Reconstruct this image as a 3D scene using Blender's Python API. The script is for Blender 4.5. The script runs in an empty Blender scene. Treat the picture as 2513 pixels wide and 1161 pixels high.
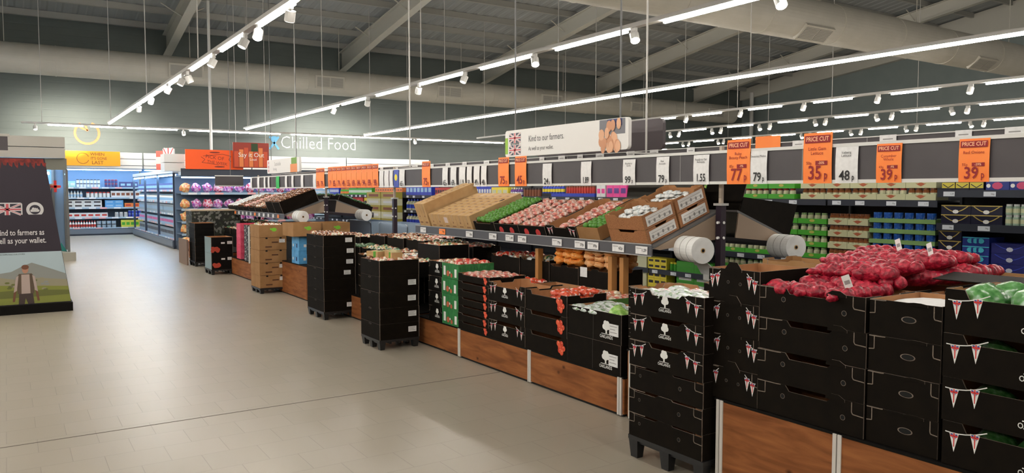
import bpy, math, random
from mathutils import Matrix, Vector, noise
random.seed(7)
sc = bpy.context.scene
COL = sc.collection
# ------------------------------------------------------------------ camera, world, exposure
cam_d = bpy.data.cameras.new('camera'); cam = bpy.data.objects.new('camera', cam_d); COL.objects.link(cam)
cam.location = (0, 0, 1.6)
cam.rotation_euler = (math.radians(90 - 3.382), 0, math.radians(-33.226))
cam_d.sensor_width = 36; cam_d.lens = 36 * 1892.0 / 2513; cam_d.clip_end = 200
sc.camera = cam
sc.view_settings.view_transform = 'Standard'; sc.view_settings.look = 'None'
sc.view_settings.gamma = 1; sc.view_settings.use_curve_mapping = False
sc.view_settings.exposure = 1.55
w = bpy.data.worlds.new('world'); sc.world = w; w.use_nodes = True
w.node_tree.nodes['Background'].inputs[0].default_value = (1, .93, .82, 1)
w.node_tree.nodes['Background'].inputs[1].default_value = .12
sc.cycles.max_bounces = 6; sc.cycles.diffuse_bounces = 3; sc.cycles.glossy_bounces = 3
sc.cycles.sample_clamp_indirect = 4; sc.cycles.use_denoising = True
TUBE_E = 29.0      # tube emission
SPOT_W = 260

# ------------------------------------------------------------------ materials
MC = {}
def mat(name, c, r=.6, metal=0, emit=0, alpha=1, spec=.5, trans=0):
    if name in MC: return MC[name]
    m = bpy.data.materials.new(name); m.use_nodes = True; MC[name] = m
    b = m.node_tree.nodes['Principled BSDF']
    b.inputs['Base Color'].default_value = (*c, 1); b.inputs['Roughness'].default_value = r
    b.inputs['Metallic'].default_value = metal; b.inputs['Specular IOR Level'].default_value = spec
    if emit:
        b.inputs['Emission Color'].default_value = (*c, 1); b.inputs['Emission Strength'].default_value = emit
    if trans: b.inputs['Transmission Weight'].default_value = trans
    b.inputs['Alpha'].default_value = alpha
    return m
def noisy(name, cols, scale=30, r=.6, kind='noise', stretch=(1, 1, 1), bump=0, coord='Object', sharp=False, spec=.5, detail=3):
    """principled with a ramp of colours over object-space noise or voronoi"""
    if name in MC: return MC[name]
    m = mat(name, cols[0], r, spec=spec); nt = m.node_tree; b = nt.nodes['Principled BSDF']
    tc = nt.nodes.new('ShaderNodeTexCoord'); mp = nt.nodes.new('ShaderNodeMapping'); mp.inputs['Scale'].default_value = stretch
    nt.links.new(tc.outputs[coord], mp.inputs[0])
    if kind == 'noise':
        t = nt.nodes.new('ShaderNodeTexNoise'); t.inputs['Scale'].default_value = scale; t.inputs['Detail'].default_value = detail; out = t.outputs['Fac']
    else:
        t = nt.nodes.new('ShaderNodeTexVoronoi'); t.inputs['Scale'].default_value = scale
        sp = nt.nodes.new('ShaderNodeSeparateColor'); nt.links.new(t.outputs['Color'], sp.inputs[0]); out = sp.outputs[0]
    nt.links.new(mp.outputs[0], t.inputs['Vector'])
    rp = nt.nodes.new('ShaderNodeValToRGB'); nt.links.new(out, rp.inputs[0])
    e = rp.color_ramp.elements; n = len(cols)
    lo, hi = (.32, .68) if kind == 'noise' else (0, 1)
    while len(e) < n: e.new(.5)
    for i, c in enumerate(cols):
        e[i].position = lo + (hi - lo) * (i / (n - 1) if not sharp else i / n); e[i].color = (*c, 1)
    if sharp: rp.color_ramp.interpolation = 'CONSTANT'
    nt.links.new(rp.outputs[0], b.inputs['Base Color'])
    if bump:
        bp = nt.nodes.new('ShaderNodeBump'); bp.inputs['Strength'].default_value = bump; bp.inputs['Distance'].default_value = .01
        nt.links.new(out, bp.inputs['Height']); nt.links.new(bp.outputs[0], b.inputs['Normal'])
    return m
BLACK = noisy('black_board', [(.0042, .0025, .0011), (.0072, .0044, .0020)], 14, .75, spec=.12)
BLACK2 = noisy('black_board_cool', [(.0026, .0019, .0014), (.0042, .0032, .0024)], 14, .6, spec=.15)
BROWNIN = noisy('brown_card', [(.36, .17, .075), (.45, .22, .10)], 9, .8, spec=.2)
EDGE = noisy('board_edge', [(.16, .12, .09), (.24, .19, .15)], 40, .8)
KRAFT = noisy('kraft_card', [(.30, .155, .06), (.37, .20, .085)], 7, .75, spec=.2)
KRAFTL = noisy('pale_kraft_card', [(.50, .31, .14), (.60, .39, .19)], 7, .7, spec=.2)
PLAST = mat('black_plastic', (.012, .012, .013), .4)
WHITE = mat('white_print', (.8, .79, .76), .6)
PAPER = noisy('label_paper', [(.72, .71, .70), (.82, .81, .80)], 30, .6)
RED = mat('print_red', (.62, .03, .03), .6)
BLUE = mat('print_blue', (.02, .04, .25), .6)
ORANGE = noisy('orange_paper', [(.98, .22, .035), (1.0, .28, .05)], 5, .55)
DKRED = mat('dark_red_print', (.28, .008, .012), .6)
INK = mat('ink', (.012, .010, .010), .6)
GREYINK = mat('grey_ink', (.30, .29, .28), .7)
ALU = mat('aluminium', (.62, .61, .59), .35, .6)
WPAINT = mat('white_paint', (.66, .65, .62), .45)
GPAINT = mat('warm_grey_paint', (.40, .38, .34), .5)
STRIP = mat('cream_strip', (.62, .58, .53), .4)
CHALK = noisy('charcoal_board', [(.060, .052, .056), (.070, .061, .065)], 3, .55)
LIP = mat('grey_shelf_edge', (.085, .085, .095), .4)
DKMETAL = mat('dark_blue_metal', (.030, .036, .052), .4, .2)
HOLE = mat('dark_hole', (.002, .002, .002), .9)

def brick_floor():
    m = bpy.data.materials.new('floor_tiles'); m.use_nodes = True; nt = m.node_tree; b = nt.nodes['Principled BSDF']
    tc = nt.nodes.new('ShaderNodeTexCoord'); br = nt.nodes.new('ShaderNodeTexBrick')
    mp = nt.nodes.new('ShaderNodeMapping'); mp.inputs['Location'].default_value = (0.05, -.12, 0)
    nt.links.new(tc.outputs['Object'], mp.inputs[0]); nt.links.new(mp.outputs[0], br.inputs['Vector'])
    br.inputs['Scale'].default_value = 1; br.inputs['Brick Width'].default_value = .33; br.inputs['Row Height'].default_value = .297
    br.inputs['Mortar Size'].default_value = .0022; br.inputs['Mortar Smooth'].default_value = .2; br.inputs['Bias'].default_value = 0
    br.inputs['Color1'].default_value = (.325, .285, .222, 1); br.inputs['Color2'].default_value = (.345, .303, .24, 1)
    br.inputs['Mortar'].default_value = (.25, .218, .17, 1)
    n = nt.nodes.new('ShaderNodeTexNoise'); n.inputs['Scale'].default_value = .35; n.inputs['Detail'].default_value = 2
    nt.links.new(tc.outputs['Object'], n.inputs['Vector'])
    mx = nt.nodes.new('ShaderNodeMix'); mx.data_type = 'RGBA'; mx.blend_type = 'MULTIPLY'; mx.inputs[0].default_value = .12
    rp = nt.nodes.new('ShaderNodeValToRGB'); rp.color_ramp.elements[0].color = (.75, .75, .75, 1); rp.color_ramp.elements[0].position = .35; rp.color_ramp.elements[1].position = .65
    nt.links.new(n.outputs[0], rp.inputs[0]); nt.links.new(br.outputs['Color'], mx.inputs[6]); nt.links.new(rp.outputs[0], mx.inputs[7])
    nt.links.new(mx.outputs[2], b.inputs['Base Color'])
    mr = nt.nodes.new('ShaderNodeMapRange'); mr.inputs[3].default_value = .33; mr.inputs[4].default_value = .36; b.inputs['Specular IOR Level'].default_value = .5
    nt.links.new(n.outputs[0], mr.inputs[0]); nt.links.new(mr.outputs[0], b.inputs['Roughness'])
    bp = nt.nodes.new('ShaderNodeBump'); bp.inputs['Strength'].default_value = .6; bp.inputs['Distance'].default_value = .002; bp.invert = True
    nt.links.new(br.outputs['Fac'], bp.inputs['Height']); nt.links.new(bp.outputs[0], b.inputs['Normal'])
    return m
def wood_mat():
    m = bpy.data.materials.new('pine_wood'); m.use_nodes = True; nt = m.node_tree; b = nt.nodes['Principled BSDF']
    tc = nt.nodes.new('ShaderNodeTexCoord'); mp = nt.nodes.new('ShaderNodeMapping'); mp.inputs['Scale'].default_value = (1, 1.3, 9)
    nt.links.new(tc.outputs['Object'], mp.inputs[0])
    n = nt.nodes.new('ShaderNodeTexNoise'); n.inputs['Scale'].default_value = 2.2; n.inputs['Detail'].default_value = 6; n.inputs['Distortion'].default_value = .6
    nt.links.new(mp.outputs[0], n.inputs['Vector'])
    rp = nt.nodes.new('ShaderNodeValToRGB'); e = rp.color_ramp.elements
    e[0].position = .3; e[0].color = (.16, .050, .014, 1); e[1].position = .7; e[1].color = (.33, .120, .038, 1)
    nt.links.new(n.outputs[0], rp.inputs[0])
    mp2 = nt.nodes.new('ShaderNodeMapping'); mp2.inputs['Scale'].default_value = (1, 1, 1.5); nt.links.new(tc.outputs['Object'], mp2.inputs[0])
    v = nt.nodes.new('ShaderNodeTexVoronoi'); v.inputs['Scale'].default_value = 4.6; nt.links.new(mp2.outputs[0], v.inputs['Vector'])
    r2 = nt.nodes.new('ShaderNodeValToRGB'); q = r2.color_ramp.elements
    q[0].position = .03; q[0].color = (.30, .25, .22, 1); q[1].position = .13; q[1].color = (1, 1, 1, 1)
    nt.links.new(v.outputs['Distance'], r2.inputs[0])
    mx = nt.nodes.new('ShaderNodeMix'); mx.data_type = 'RGBA'; mx.blend_type = 'MULTIPLY'; mx.inputs[0].default_value = 1
    nt.links.new(rp.outputs[0], mx.inputs[6]); nt.links.new(r2.outputs[0], mx.inputs[7])
    nt.links.new(mx.outputs[2], b.inputs['Base Color']); b.inputs['Roughness'].default_value = .6; b.inputs['Specular IOR Level'].default_value = .2
    return m
FLOOR = brick_floor(); WOOD = wood_mat()

# ------------------------------------------------------------------ mesh helpers
class MB:
    def __init__(s): s.v = []; s.f = []; s.m = []; s.M = None
    def add(s, vs, fs, mi=0):
        o = len(s.v); s.v += [tuple(v) for v in vs]
        for k, f in enumerate(fs):
            s.f.append(tuple(i + o for i in f)); s.m.append(mi[k] if isinstance(mi, (list, tuple)) else mi)
        return s
    def box(s, x0, x1, y0, y1, z0, z1, mi=0):
        vs = [(x, y, z) for z in (z0, z1) for y in (y0, y1) for x in (x0, x1)]
        return s.add(vs, [(0, 2, 3, 1), (4, 5, 7, 6), (0, 1, 5, 4), (2, 6, 7, 3), (0, 4, 6, 2), (1, 3, 7, 5)], mi)
    def quad(s, *p, mi=0): return s.add(p, [tuple(range(len(p)))], mi)
    def wall(s, pts, p, q, t, mo=0, mn=1, me=2):
        """upright sheet: outline pts (u,z); u runs from p to q (2D), thickness t to the left side inward"""
        dx, dy = q[0] - p[0], q[1] - p[1]; L = math.hypot(dx, dy); dx /= L; dy /= L; nx, ny = -dy, dx
        out = [(p[0] + dx * u, p[1] + dy * u, z) for u, z in pts]; inn = [(x + nx * t, y + ny * t, z) for x, y, z in out]; n = len(pts)
        s.add(out, [tuple(range(n))], mo); s.add(inn, [tuple(reversed(range(n)))], mn)
        s.add(out + inn, [((i + 1) % n, i, i + n, (i + 1) % n + n) for i in range(n)], me)
        return s
    def cyl(s, a, b, r, n=12, mi=0, r2=None, cap=None):
        a = Vector(a); b = Vector(b); d = (b - a).normalized(); u = d.orthogonal().normalized(); v = d.cross(u); r2 = r if r2 is None else r2
        A = [a + (u * math.cos(t) + v * math.sin(t)) * r for t in [2 * math.pi * i / n for i in range(n)]]
        B = [b + (u * math.cos(t) + v * math.sin(t)) * r2 for t in [2 * math.pi * i / n for i in range(n)]]
        c = mi if cap is None else cap
        return s.add(A + B, [(i, (i + 1) % n, (i + 1) % n + n, i + n) for i in range(n)] + [tuple(reversed(range(n))), tuple(range(n, 2 * n))], [mi] * n + [c, c])
    def ball(s, c, r, sq=(1, 1, 1), n=8, k=6, mi=0, jit=0, seed=0):
        vs = [];
        for j in range(k + 1):
            ph = math.pi * j / k
            for i in range(n):
                th = 2 * math.pi * i / n; d = Vector((math.sin(ph) * math.cos(th), math.sin(ph) * math.sin(th), math.cos(ph)))
                q = 1 + (jit * noise.noise(d * 1.8 + Vector((seed, seed * 1.7, 3))) if jit else 0)
                vs.append((c[0] + d.x * r * sq[0] * q, c[1] + d.y * r * sq[1] * q, c[2] + d.z * r * sq[2] * q))
        fs = [(j * n + i, (j + 1) * n + i, (j + 1) * n + (i + 1) % n, j * n + (i + 1) % n) for j in range(k) for i in range(n)]
        return s.add(vs, fs, mi)
    def disc(s, c, r, n=16, y=None, mi=0, sx=1, sz=1):
        """flat disc in the XZ plane facing -Y"""
        return s.add([(c[0] + r * sx * math.cos(2 * math.pi * i / n), c[1], c[2] + r * sz * math.sin(2 * math.pi * i / n)) for i in range(n)], [tuple(range(n))], mi)
    def mesh(s, me, M, mi=0):
        return s.add([M @ v.co for v in me.vertices], [tuple(p.vertices) for p in me.polygons], mi)
    def done(s, name, mats, smooth=False):
        me = bpy.data.meshes.new(name); me.from_pydata(s.v, [], s.f)
        for m in mats: me.materials.append(m)
        me.polygons.foreach_set('material_index', [min(i, len(mats) - 1) for i in s.m])
        if smooth: me.polygons.foreach_set('use_smooth', [True] * len(me.polygons))
        me.update(); return me
def rot_z(d): return Matrix.Rotation(math.radians(d), 4, 'Z')
def T(x, y, z): return Matrix.Translation((x, y, z))
def ob(name, me, parent=None, M=None, label=None):
    o = bpy.data.objects.new(name, me); COL.objects.link(o)
    if parent: o.parent = parent
    if M is not None: o.matrix_local = M
    if label: o['label'] = label
    return o
def top(name, me, label, cat, M=None, group=None, kind=None):
    o = ob(name, me, None, M, label); o['category'] = cat
    if group: o['group'] = group
    if kind: o['kind'] = kind
    return o
def struct(name, me, M=None):
    o = ob(name, me, None, M); o['kind'] = 'structure'; return o
TXT = {}
def text_me(s, size=.1, align='CENTER', bold=0, spacing=1):
    k = (s, align, bold, spacing)
    if k not in TXT:
        c = bpy.data.curves.new('t', 'FONT'); c.body = s; c.size = 1; c.align_x = align; c.align_y = 'CENTER'; c.offset = bold; c.resolution_u = 2; c.space_character = spacing
        o = bpy.data.objects.new('t', c); me = bpy.data.meshes.new_from_object(o); TXT[k] = me
        bpy.data.objects.remove(o); bpy.data.curves.remove(c)
    return TXT[k]
RX = Matrix.Rotation(math.radians(90), 4, 'X')   # XY text -> upright, facing -Y
def put_text(mb, s, x, y, z, size, mi=0, align='CENTER', bold=0, sx=1, rot=0):
    M = T(x, y, z) @ Matrix.Rotation(math.radians(rot), 4, 'Y') @ RX @ Matrix.Diagonal((size * sx, size, size, 1))
    mb.mesh(text_me(s, align=align, bold=bold), M, mi)

class Proto:
    def __init__(s, me, parts=()): s.me = me; s.parts = list(parts)       # parts: (name, mesh, matrix, label)
    def place(s, name, label, cat, M, group=None):
        o = top(name, s.me, label, cat, M, group)
        for p in s.parts: ob(p[0], p[1], o, p[2] if len(p) > 2 else None, p[3] if len(p) > 3 else None)
        return o
    def plus(s, *parts): return Proto(s.me, s.parts + list(parts))
FRONT = rot_z(-90)     # local front (-Y) looks towards the aisle (-X); local +X runs towards the camera
NTH = ['first', 'second', 'third', 'fourth', 'fifth', 'sixth', 'seventh', 'eighth', 'ninth', 'tenth']
ORD = ['bottom'] + [n + ' up' for n in NTH[1:]]

# ------------------------------------------------------------------ room shell
X0, X1, YB, YF = -9.0, 40.7, 34.5, -4.0
def roof_z(y): return 8.2 + .15 * (YB - y)
struct('floor', MB().quad((X0, YF, 0), (X1, YF, 0), (X1, YB, 0), (X0, YB, 0)).done('floor', [FLOOR]))
jn = MB().box(X0, 3.6, 5.69, 5.698, 0, .0015); struct('trim_1', jn.done('expansion_joint', [mat('joint', (.12, .10, .085), .8)]))
WALLM = noisy('grey_wall_panels', [(.120, .140, .130), (.130, .152, .141)], 1.2, .55)
def wall_panel_mat():
    nt = WALLM.node_tree; b = nt.nodes['Principled BSDF']; tc = nt.nodes.new('ShaderNodeTexCoord')
    wv = nt.nodes.new('ShaderNodeTexWave'); wv.wave_type = 'BANDS'; wv.bands_direction = 'Z'; wv.inputs['Scale'].default_value = 1.2
    rp = nt.nodes.new('ShaderNodeValToRGB'); rp.color_ramp.elements[0].position = .0; rp.color_ramp.elements[1].position = .03
    nt.links.new(tc.outputs['Object'], wv.inputs[0]); nt.links.new(wv.outputs['Fac'], rp.inputs[0])
    bp = nt.nodes.new('ShaderNodeBump'); bp.inputs['Strength'].default_value = .3; bp.inputs['Distance'].default_value = .01
    nt.links.new(rp.outputs[0], bp.inputs['Height']); nt.links.new(bp.outputs[0], b.inputs['Normal'])
wall_panel_mat()
struct('wall_back', MB().box(X0, X1, YB, YB + .2, 0, 8.8).done('wall_back', [WALLM]))
struct('wall_left', MB().add([(X0, YF, 0), (X0, YB, 0), (X0, YB, roof_z(YB) + .1), (X0, YF, roof_z(YF) + .1), (X0 - .2, YF, 0), (X0 - .2, YB, 0), (X0 - .2, YB, 8), (X0 - .2, YF, 13)],
    [(0, 1, 2, 3), (7, 6, 5, 4), (3, 2, 6, 7)]).done('wall_left', [WALLM]))
struct('wall_right', MB().add([(X1, YB, 0), (X1, YF, 0), (X1, YF, roof_z(YF) + .1), (X1, YB, roof_z(YB) + .1), (X1 + .2, YB, 0), (X1 + .2, YF, 0), (X1 + .2, YF, 13), (X1 + .2, YB, 8)],
    [(0, 1, 2, 3), (7, 6, 5, 4), (3, 2, 6, 7)]).done('wall_right', [noisy('right_wall_brightened', [(.20, .235, .23), (.22, .255, .25)], 1.2, .55)]))  # other walls' paint, its colour lightened to stand in for missing light
DECK = noisy('roof_deck', [(.31, .325, .33), (.34, .355, .36)], .8, .6)
rf = MB()   # trapezoidal deck, ribs running down the slope
x = X0
while x < X1:
    for a, b_, z in ((x, x + .22, 0), (x + .22, x + .28, None), (x + .28, x + .44, .02), (x + .44, x + .5, None)):
        za, zb = (z, z) if z is not None else ((0, .02) if a < x + .25 else (.02, 0))
        rf.quad((a, YF, roof_z(YF) + za), (a, YB, roof_z(YB) + za), (b_, YB, roof_z(YB) + zb), (b_, YF, roof_z(YF) + zb))
    x += .5
struct('ceiling', rf.done('ceiling', [DECK]))
STEEL = mat('painted_steel', (.52, .50, .44), .5)
PURL = mat('purlin_steel', (.38, .375, .345), .5)
pm = MB().box(X0, X1, -.035, .035, -.22, 0).box(X0, X1, -.035, .10, -.235, -.21).done('purlin', [PURL])
y = YB - .6; 
while y > 1:
    o = struct('roof_beam', pm, T(0, y, roof_z(y))); o.name = 'roof_purlin'; y -= 1.75
for bx in (-9 + .4, -1.9, 5.7, 13.2, 20.8, 28.4, 36.2):     # portal frame rafters with a haunch at the wall
    ys = [YB - .01, 30, 24, 12, YF]; zb = [7.15, 7.97, 8.95, 10.75, 13.0]
    m = MB()
    for i in range(4):
        ya, yb = ys[i], ys[i + 1]; za, zc = zb[i], zb[i + 1]; ta, tb = roof_z(ya) - .23, roof_z(yb) - .23
        for (xa, xb, la, lb, ha, hb) in ((bx - .02, bx + .02, za, zc, ta, tb), (bx - .16, bx + .16, za - .03, zc - .03, za, zc), (bx - .16, bx + .16, ta - .03, tb - .03, ta, tb)):
            m.add([(xa, ya, la), (xb, ya, la), (xb, yb, lb), (xa, yb, lb), (xa, ya, ha), (xb, ya, ha), (xb, yb, hb), (xa, yb, hb)],
                  [(0, 1, 2, 3), (7, 6, 5, 4), (0, 4, 5, 1), (1, 5, 6, 2), (2, 6, 7, 3), (3, 7, 4, 0)])
    yy = 31
    while yy > 3:      # knee braces up to the purlins
        zz = roof_z(yy) - .25; m.cyl((bx - .02, yy, zz - .42), (bx - .75, yy, zz), .025, 6); m.cyl((bx + .02, yy, zz - .42), (bx + .75, yy, zz), .025, 6); yy -= 3.5
    struct('roof_beam', m.done('roof_beam', [STEEL]))
gm = MB(); G = [(34.4, 7.5), (24.3, 8.58), (17, 9.4), (6, 11.2)]
for i in range(3):
    (ya, za), (yb, zc) = G[i], G[i + 1]
    gm.add([(40.35, ya, za), (40.68, ya, za), (40.68, yb, zc), (40.35, yb, zc), (40.35, ya, roof_z(ya) - .05), (40.68, ya, roof_z(ya) - .05), (40.68, yb, roof_z(yb) - .05), (40.35, yb, roof_z(yb) - .05)],
           [(0, 1, 2, 3), (7, 6, 5, 4), (0, 4, 5, 1), (1, 5, 6, 2), (2, 6, 7, 3), (3, 7, 4, 0)])
struct('roof_beam', gm.done('gable_beam', [STEEL]))
struct('roof_pole', MB().cyl((6.17, 29, 0), (6.17, 29, 8.3), .05, 8).done('roof_pole', [WPAINT]))
struct('roof_pole', MB().cyl((40.25, 33.35, 0), (40.25, 33.35, 7.9), .13, 10).done('roof_pole', [WPAINT]))

# air ducts
DUCT = noisy('duct_sheet', [(.50, .475, .41), (.54, .51, .445)], 2, .5)
GRILL = mat('grille_grey', (.30, .29, .265), .6)
def duct(label, x0, x1, y, z, r, vents, ang):
    m = MB().cyl((x0, y, z), (x1, y, z), r, 40); xx = x0 + 1.5
    while xx < x1: m.cyl((xx, y, z), (xx + .04, y, z), r + .012, 40); xx += 3
    for xx in [x0 + 3 + 6 * i for i in range(int((x1 - x0) / 6))]: m.cyl((xx, y, z + r), (xx, y, roof_z(y) - .02), .012, 6)
    o = top('air_duct', m.done('air_duct', [DUCT], False), label, 'air duct')
    g = MB().box(-.62, .62, -.03, .06, -.26, .26).box(-.56, -.02, -.036, 0, -.20, .20, 1).box(.02, .56, -.036, 0, -.20, .20, 1)
    for k in range(9):
        g.box(-.56, -.02, -.045, -.03, -.19 + k * .046, -.175 + k * .046, 0); g.box(.02, .56, -.045, -.03, -.19 + k * .046, -.175 + k * .046, 0)
    gme = g.done('vent_grille', [DUCT, GRILL])
    for vx in vents:
        ob('vent_grille', gme, o, T(vx, y - math.cos(ang) * (r + .01), z - math.sin(ang) * (r + .01)) @ Matrix.Rotation(ang, 4, 'X'))
duct('long round white air duct under the eaves in front of the back wall', -8.9, 36.8, 32, 6.2, .53, [5.86, 11.5, 17.2, 23.0, 28.9, 34.9, -1], .12)
duct('big round duct crossing overhead in the middle of the hall', -8.9, 40.3, 13.6, 6.3, .56, [18.5, 27.6], .9)

# ------------------------------------------------------------------ light rows
TUBE = mat('tube_glow', (1, .95, .87), .4, emit=TUBE_E)
BULB = mat('bulb_glow', (1, .93, .80), .4, emit=60)
TRACK = mat('track_white', (.55, .53, .50), .5)
def light_row(label, x, y0, y1, z, tubes, power, axis='Y', rods=5.5):
    """track along Y (or X) with glowing tube sections"""
    m = MB()
    def B(a, b, w_, za, zb, mb):
        if axis == 'Y': mb.box(x - w_, x + w_, a, b, za, zb)
        else: mb.box(a, b, x - w_, x + w_, za, zb)
    B(y0, y1, .055, z + .032, z + .09, m)
    n = max(2, int((y1 - y0) / rods))
    for i in range(n):
        t = y0 + .6 + (y1 - y0 - 1.2) * i / (n - 1)
        if axis == 'Y' and abs(t - 13.6) < .9: t = 15.0
        if axis == 'X' and min(abs(t - b) for b in (5.7, 13.2, 20.8, 28.4, 36.2)) < .4: t += .8
        p = (x, t) if axis == 'Y' else (t, x); m.cyl((p[0], p[1], z + .09), (p[0], p[1], roof_z(p[1]) - .02), .010, 6)
    o = top('light_track', m.done('light_track', [TRACK]), label, 'light')
    for a, b in tubes:
        t = MB(); B(a, b, .021, z - .014, z + .03, t); ob('light_tube', t.done('light_tube', [TUBE]), o)
    return o
def auto_tubes(y0, y1, L=1.15, gap=.9):
    r = []; y = y0
    while y + L < y1: r.append((y, y + L)); y += L + gap
    return r
R1 = [(-2, -.5), (1, 2.5), (4, 5.5), (7.2, 8.6), (9.4, 10.9), (11.9, 13.2), (13.8, 15.6), (16.6, 17.9), (18.5, 21.9), (22.2, 29.5)]
R2 = [(-2, -.8), (0, 1.3), (2.1, 3.5), (4.3, 6.15 - .5), (6.15, 7.7), (8.44, 10.15), (10.9, 12.5), (13.24, 14.97), (15.67, 17.35), (18.1, 19.63), (19.93, 29.4)]
light_row('row of tubes and spots over the main aisle, leftmost in the photo', 3.0, -3, 29.6, 3.87, R1, 0)
light_row('second row of tubes, running over the fruit display', 7.5, -3, 29.6, 3.87, R2, 0)
light_row('unbroken line of tubes, the longest in the photo', 12.4, -3, 30, 3.87, [(-3 + 1.5 * i, -3 + 1.5 * i + 1.49) for i in range(22)], 0)
light_row('fourth row of spaced tubes, over the shelves on the right', 17.5, -2, 29.5, 3.87, [(1.2, 2.3), (3.3, 4.4), (5.4, 6.5), (7.3, 8.32), (9.35, 10.42), (11.44, 12.51), (13.5, 14.6), (15.6, 16.7), (17.44, 18.76)] + auto_tubes(19.7, 29), 0)
light_row('fifth row of spaced tubes, with glowing spots, over the right aisles', 21.9, -2, 29.5, 3.9, [(9.48, 10.55), (11.63, 12.72), (13.77, 14.87), (15.9, 17.01), (18.08, 19.2), (20.25, 21.4), (22.4, 23.5), (24.5, 25.6), (26.6, 27.7)] + auto_tubes(1, 8.5), 0)
light_row('sixth row of spaced tubes, lowest of the rows at the far right', 26.8, -2, 29.5, 3.88, [(11.4, 12.46), (13.5, 14.64), (15.7, 16.8), (17.85, 18.95), (20.0, 21.1), (22.2, 23.2), (24.3, 25.5), (26.5, 27.65)] + auto_tubes(1, 10), 0)
light_row('cross row of tubes running along the back wall', 31.0, .5, 36, 3.86, [(1.27, 2.33), (2.56, 3.57), (3.72, 5.4), (5.83, 9.24), (9.68, 15.0), (15.3, 19.8), (20.3, 22), (22.6, 25), (26, 29), (30, 33)], 0, 'X')
# spotlights: short cylinder can on a bracket
def spot_proto(on, tilt, yaw):
    m = MB().box(-.02, .02, -.05, .05, -.04, .03); R = Matrix.Rotation(math.radians(yaw), 4, 'Z') @ Matrix.Rotation(math.radians(tilt), 4, 'X')
    a = R @ Vector((0, 0, .0)); b = R @ Vector((0, 0, -.13)); off = Vector((0, 0, -.055))
    m.cyl(a + off, b + off, .066, 14, 0)
    lens = MB().cyl((R @ Vector((0, 0, -.131))) + off, (R @ Vector((0, 0, -.137))) + off, .056, 14)
    return Proto(m.done('spotlight', [WPAINT]), [('spotlight_lens', lens.done('spotlight_lens', [BULB if on else mat('dim_lens', (.7, .68, .62), .3, emit=1.2)]))])
SP = {(k, a): spot_proto(k, 35 if k else 25, a) for k in (0, 1) for a in (0, 90, -90, 180, 152)}
SPOTS = [(3.0, 9.55, 0, 0, 'above the aisle, nearest to the camera'), (3.0, 11.0, 1, 180, 'shining brightly at the camera, largest glow'), (3.0, 11.7, 0, 90, 'beside the brightest lamp'), (3.0, 13.75, 0, 90, 'left of a tube over the aisle'),
         (3.0, 16.0, 0, -90, 'aisle row, before the duct grille'), (3.0, 16.5, 0, 90, 'one of a close pair on the aisle row'), (3.0, 18.0, 0, 90, 'aisle row, beneath the duct'), (3.0, 20.4, 1, 180, 'second brightly glowing lamp of the aisle row'), (3.0, 22.5, 0, 0, 'aisle row, beyond the second glowing lamp'),
         (7.5, 5.85, 1, 0, 'top right, in front of the big duct'), (7.5, 8.3, 1, 0, 'right of the hanging rod of the farmers sign'), (7.5, 10.75, 1, 0, 'second row, before the third roof beam'), (7.5, 13.1, 0, 90, 'second row, above the duct grille'), (7.5, 15.1, 0, 0, 'second row, left of the duct grille'), (7.5, 17.9, 0, 0, 'second row, second from its far end'), (7.5, 20.2, 0, 90, 'second row, farthest')]
for k, (x, y, on, a, w_) in enumerate(SPOTS):
    SP[(on, 152 if on else a)].place('spotlight', 'white track spotlight ' + w_, 'spotlight', T(x, y, 3.87))
for X, L, nm in ((17.5, [(14.87, 0), (12.8, 0), (10.75, 0), (8.63, 0), (16.96, 0)], 'fourth'), (21.9, [(22.1, 1), (21.6, 0), (19.95, 1), (19.5, 0), (17.8, 1), (17.34, 0), (15.6, 1), (15.2, 0), (13.5, 1), (13.0, 0), (11.3, 1), (10.86, 0)], 'fifth'),
                 (26.8, [(26.2, 1), (25.8, 0), (24.04, 1), (23.7, 0), (21.9, 1), (21.5, 0), (19.7, 1), (19.3, 0), (17.54, 1), (17.1, 0), (15.4, 1), (15, 0), (13.2, 1), (12.76, 0)], 'sixth')):
    for y, on in L:
        SP[(on, 152 if on else 90)].place('spotlight', f'small {"lit" if on else "unlit"} white spotlight on the {nm} light row, right side', 'spotlight', T(X, y, 3.88), f'{"lit" if on else "unlit"} spotlights of the {nm} light row')
for x, w_ in ((5.62, 'left'), (15.17, 'middle'), (.9, 'far left end')):
    SP[(0, 180)].place('spotlight', f'white spotlight under the cross row at the back wall, {w_}', 'spotlight', T(x, 31, 3.86))
def lamp_spot(loc, target, power, angle, col=(1, .93, .78), blend=.6, size=.05):
    d = bpy.data.lights.new('spot_beam', 'SPOT'); d.energy = power; d.spot_size = math.radians(angle); d.spot_blend = blend; d.color = col; d.shadow_soft_size = size
    o = bpy.data.objects.new('spot_beam', d); COL.objects.link(o); o.location = loc
    o.rotation_euler = (Vector(target) - Vector(loc)).to_track_quat('-Z', 'Y').to_euler(); return o

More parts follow.
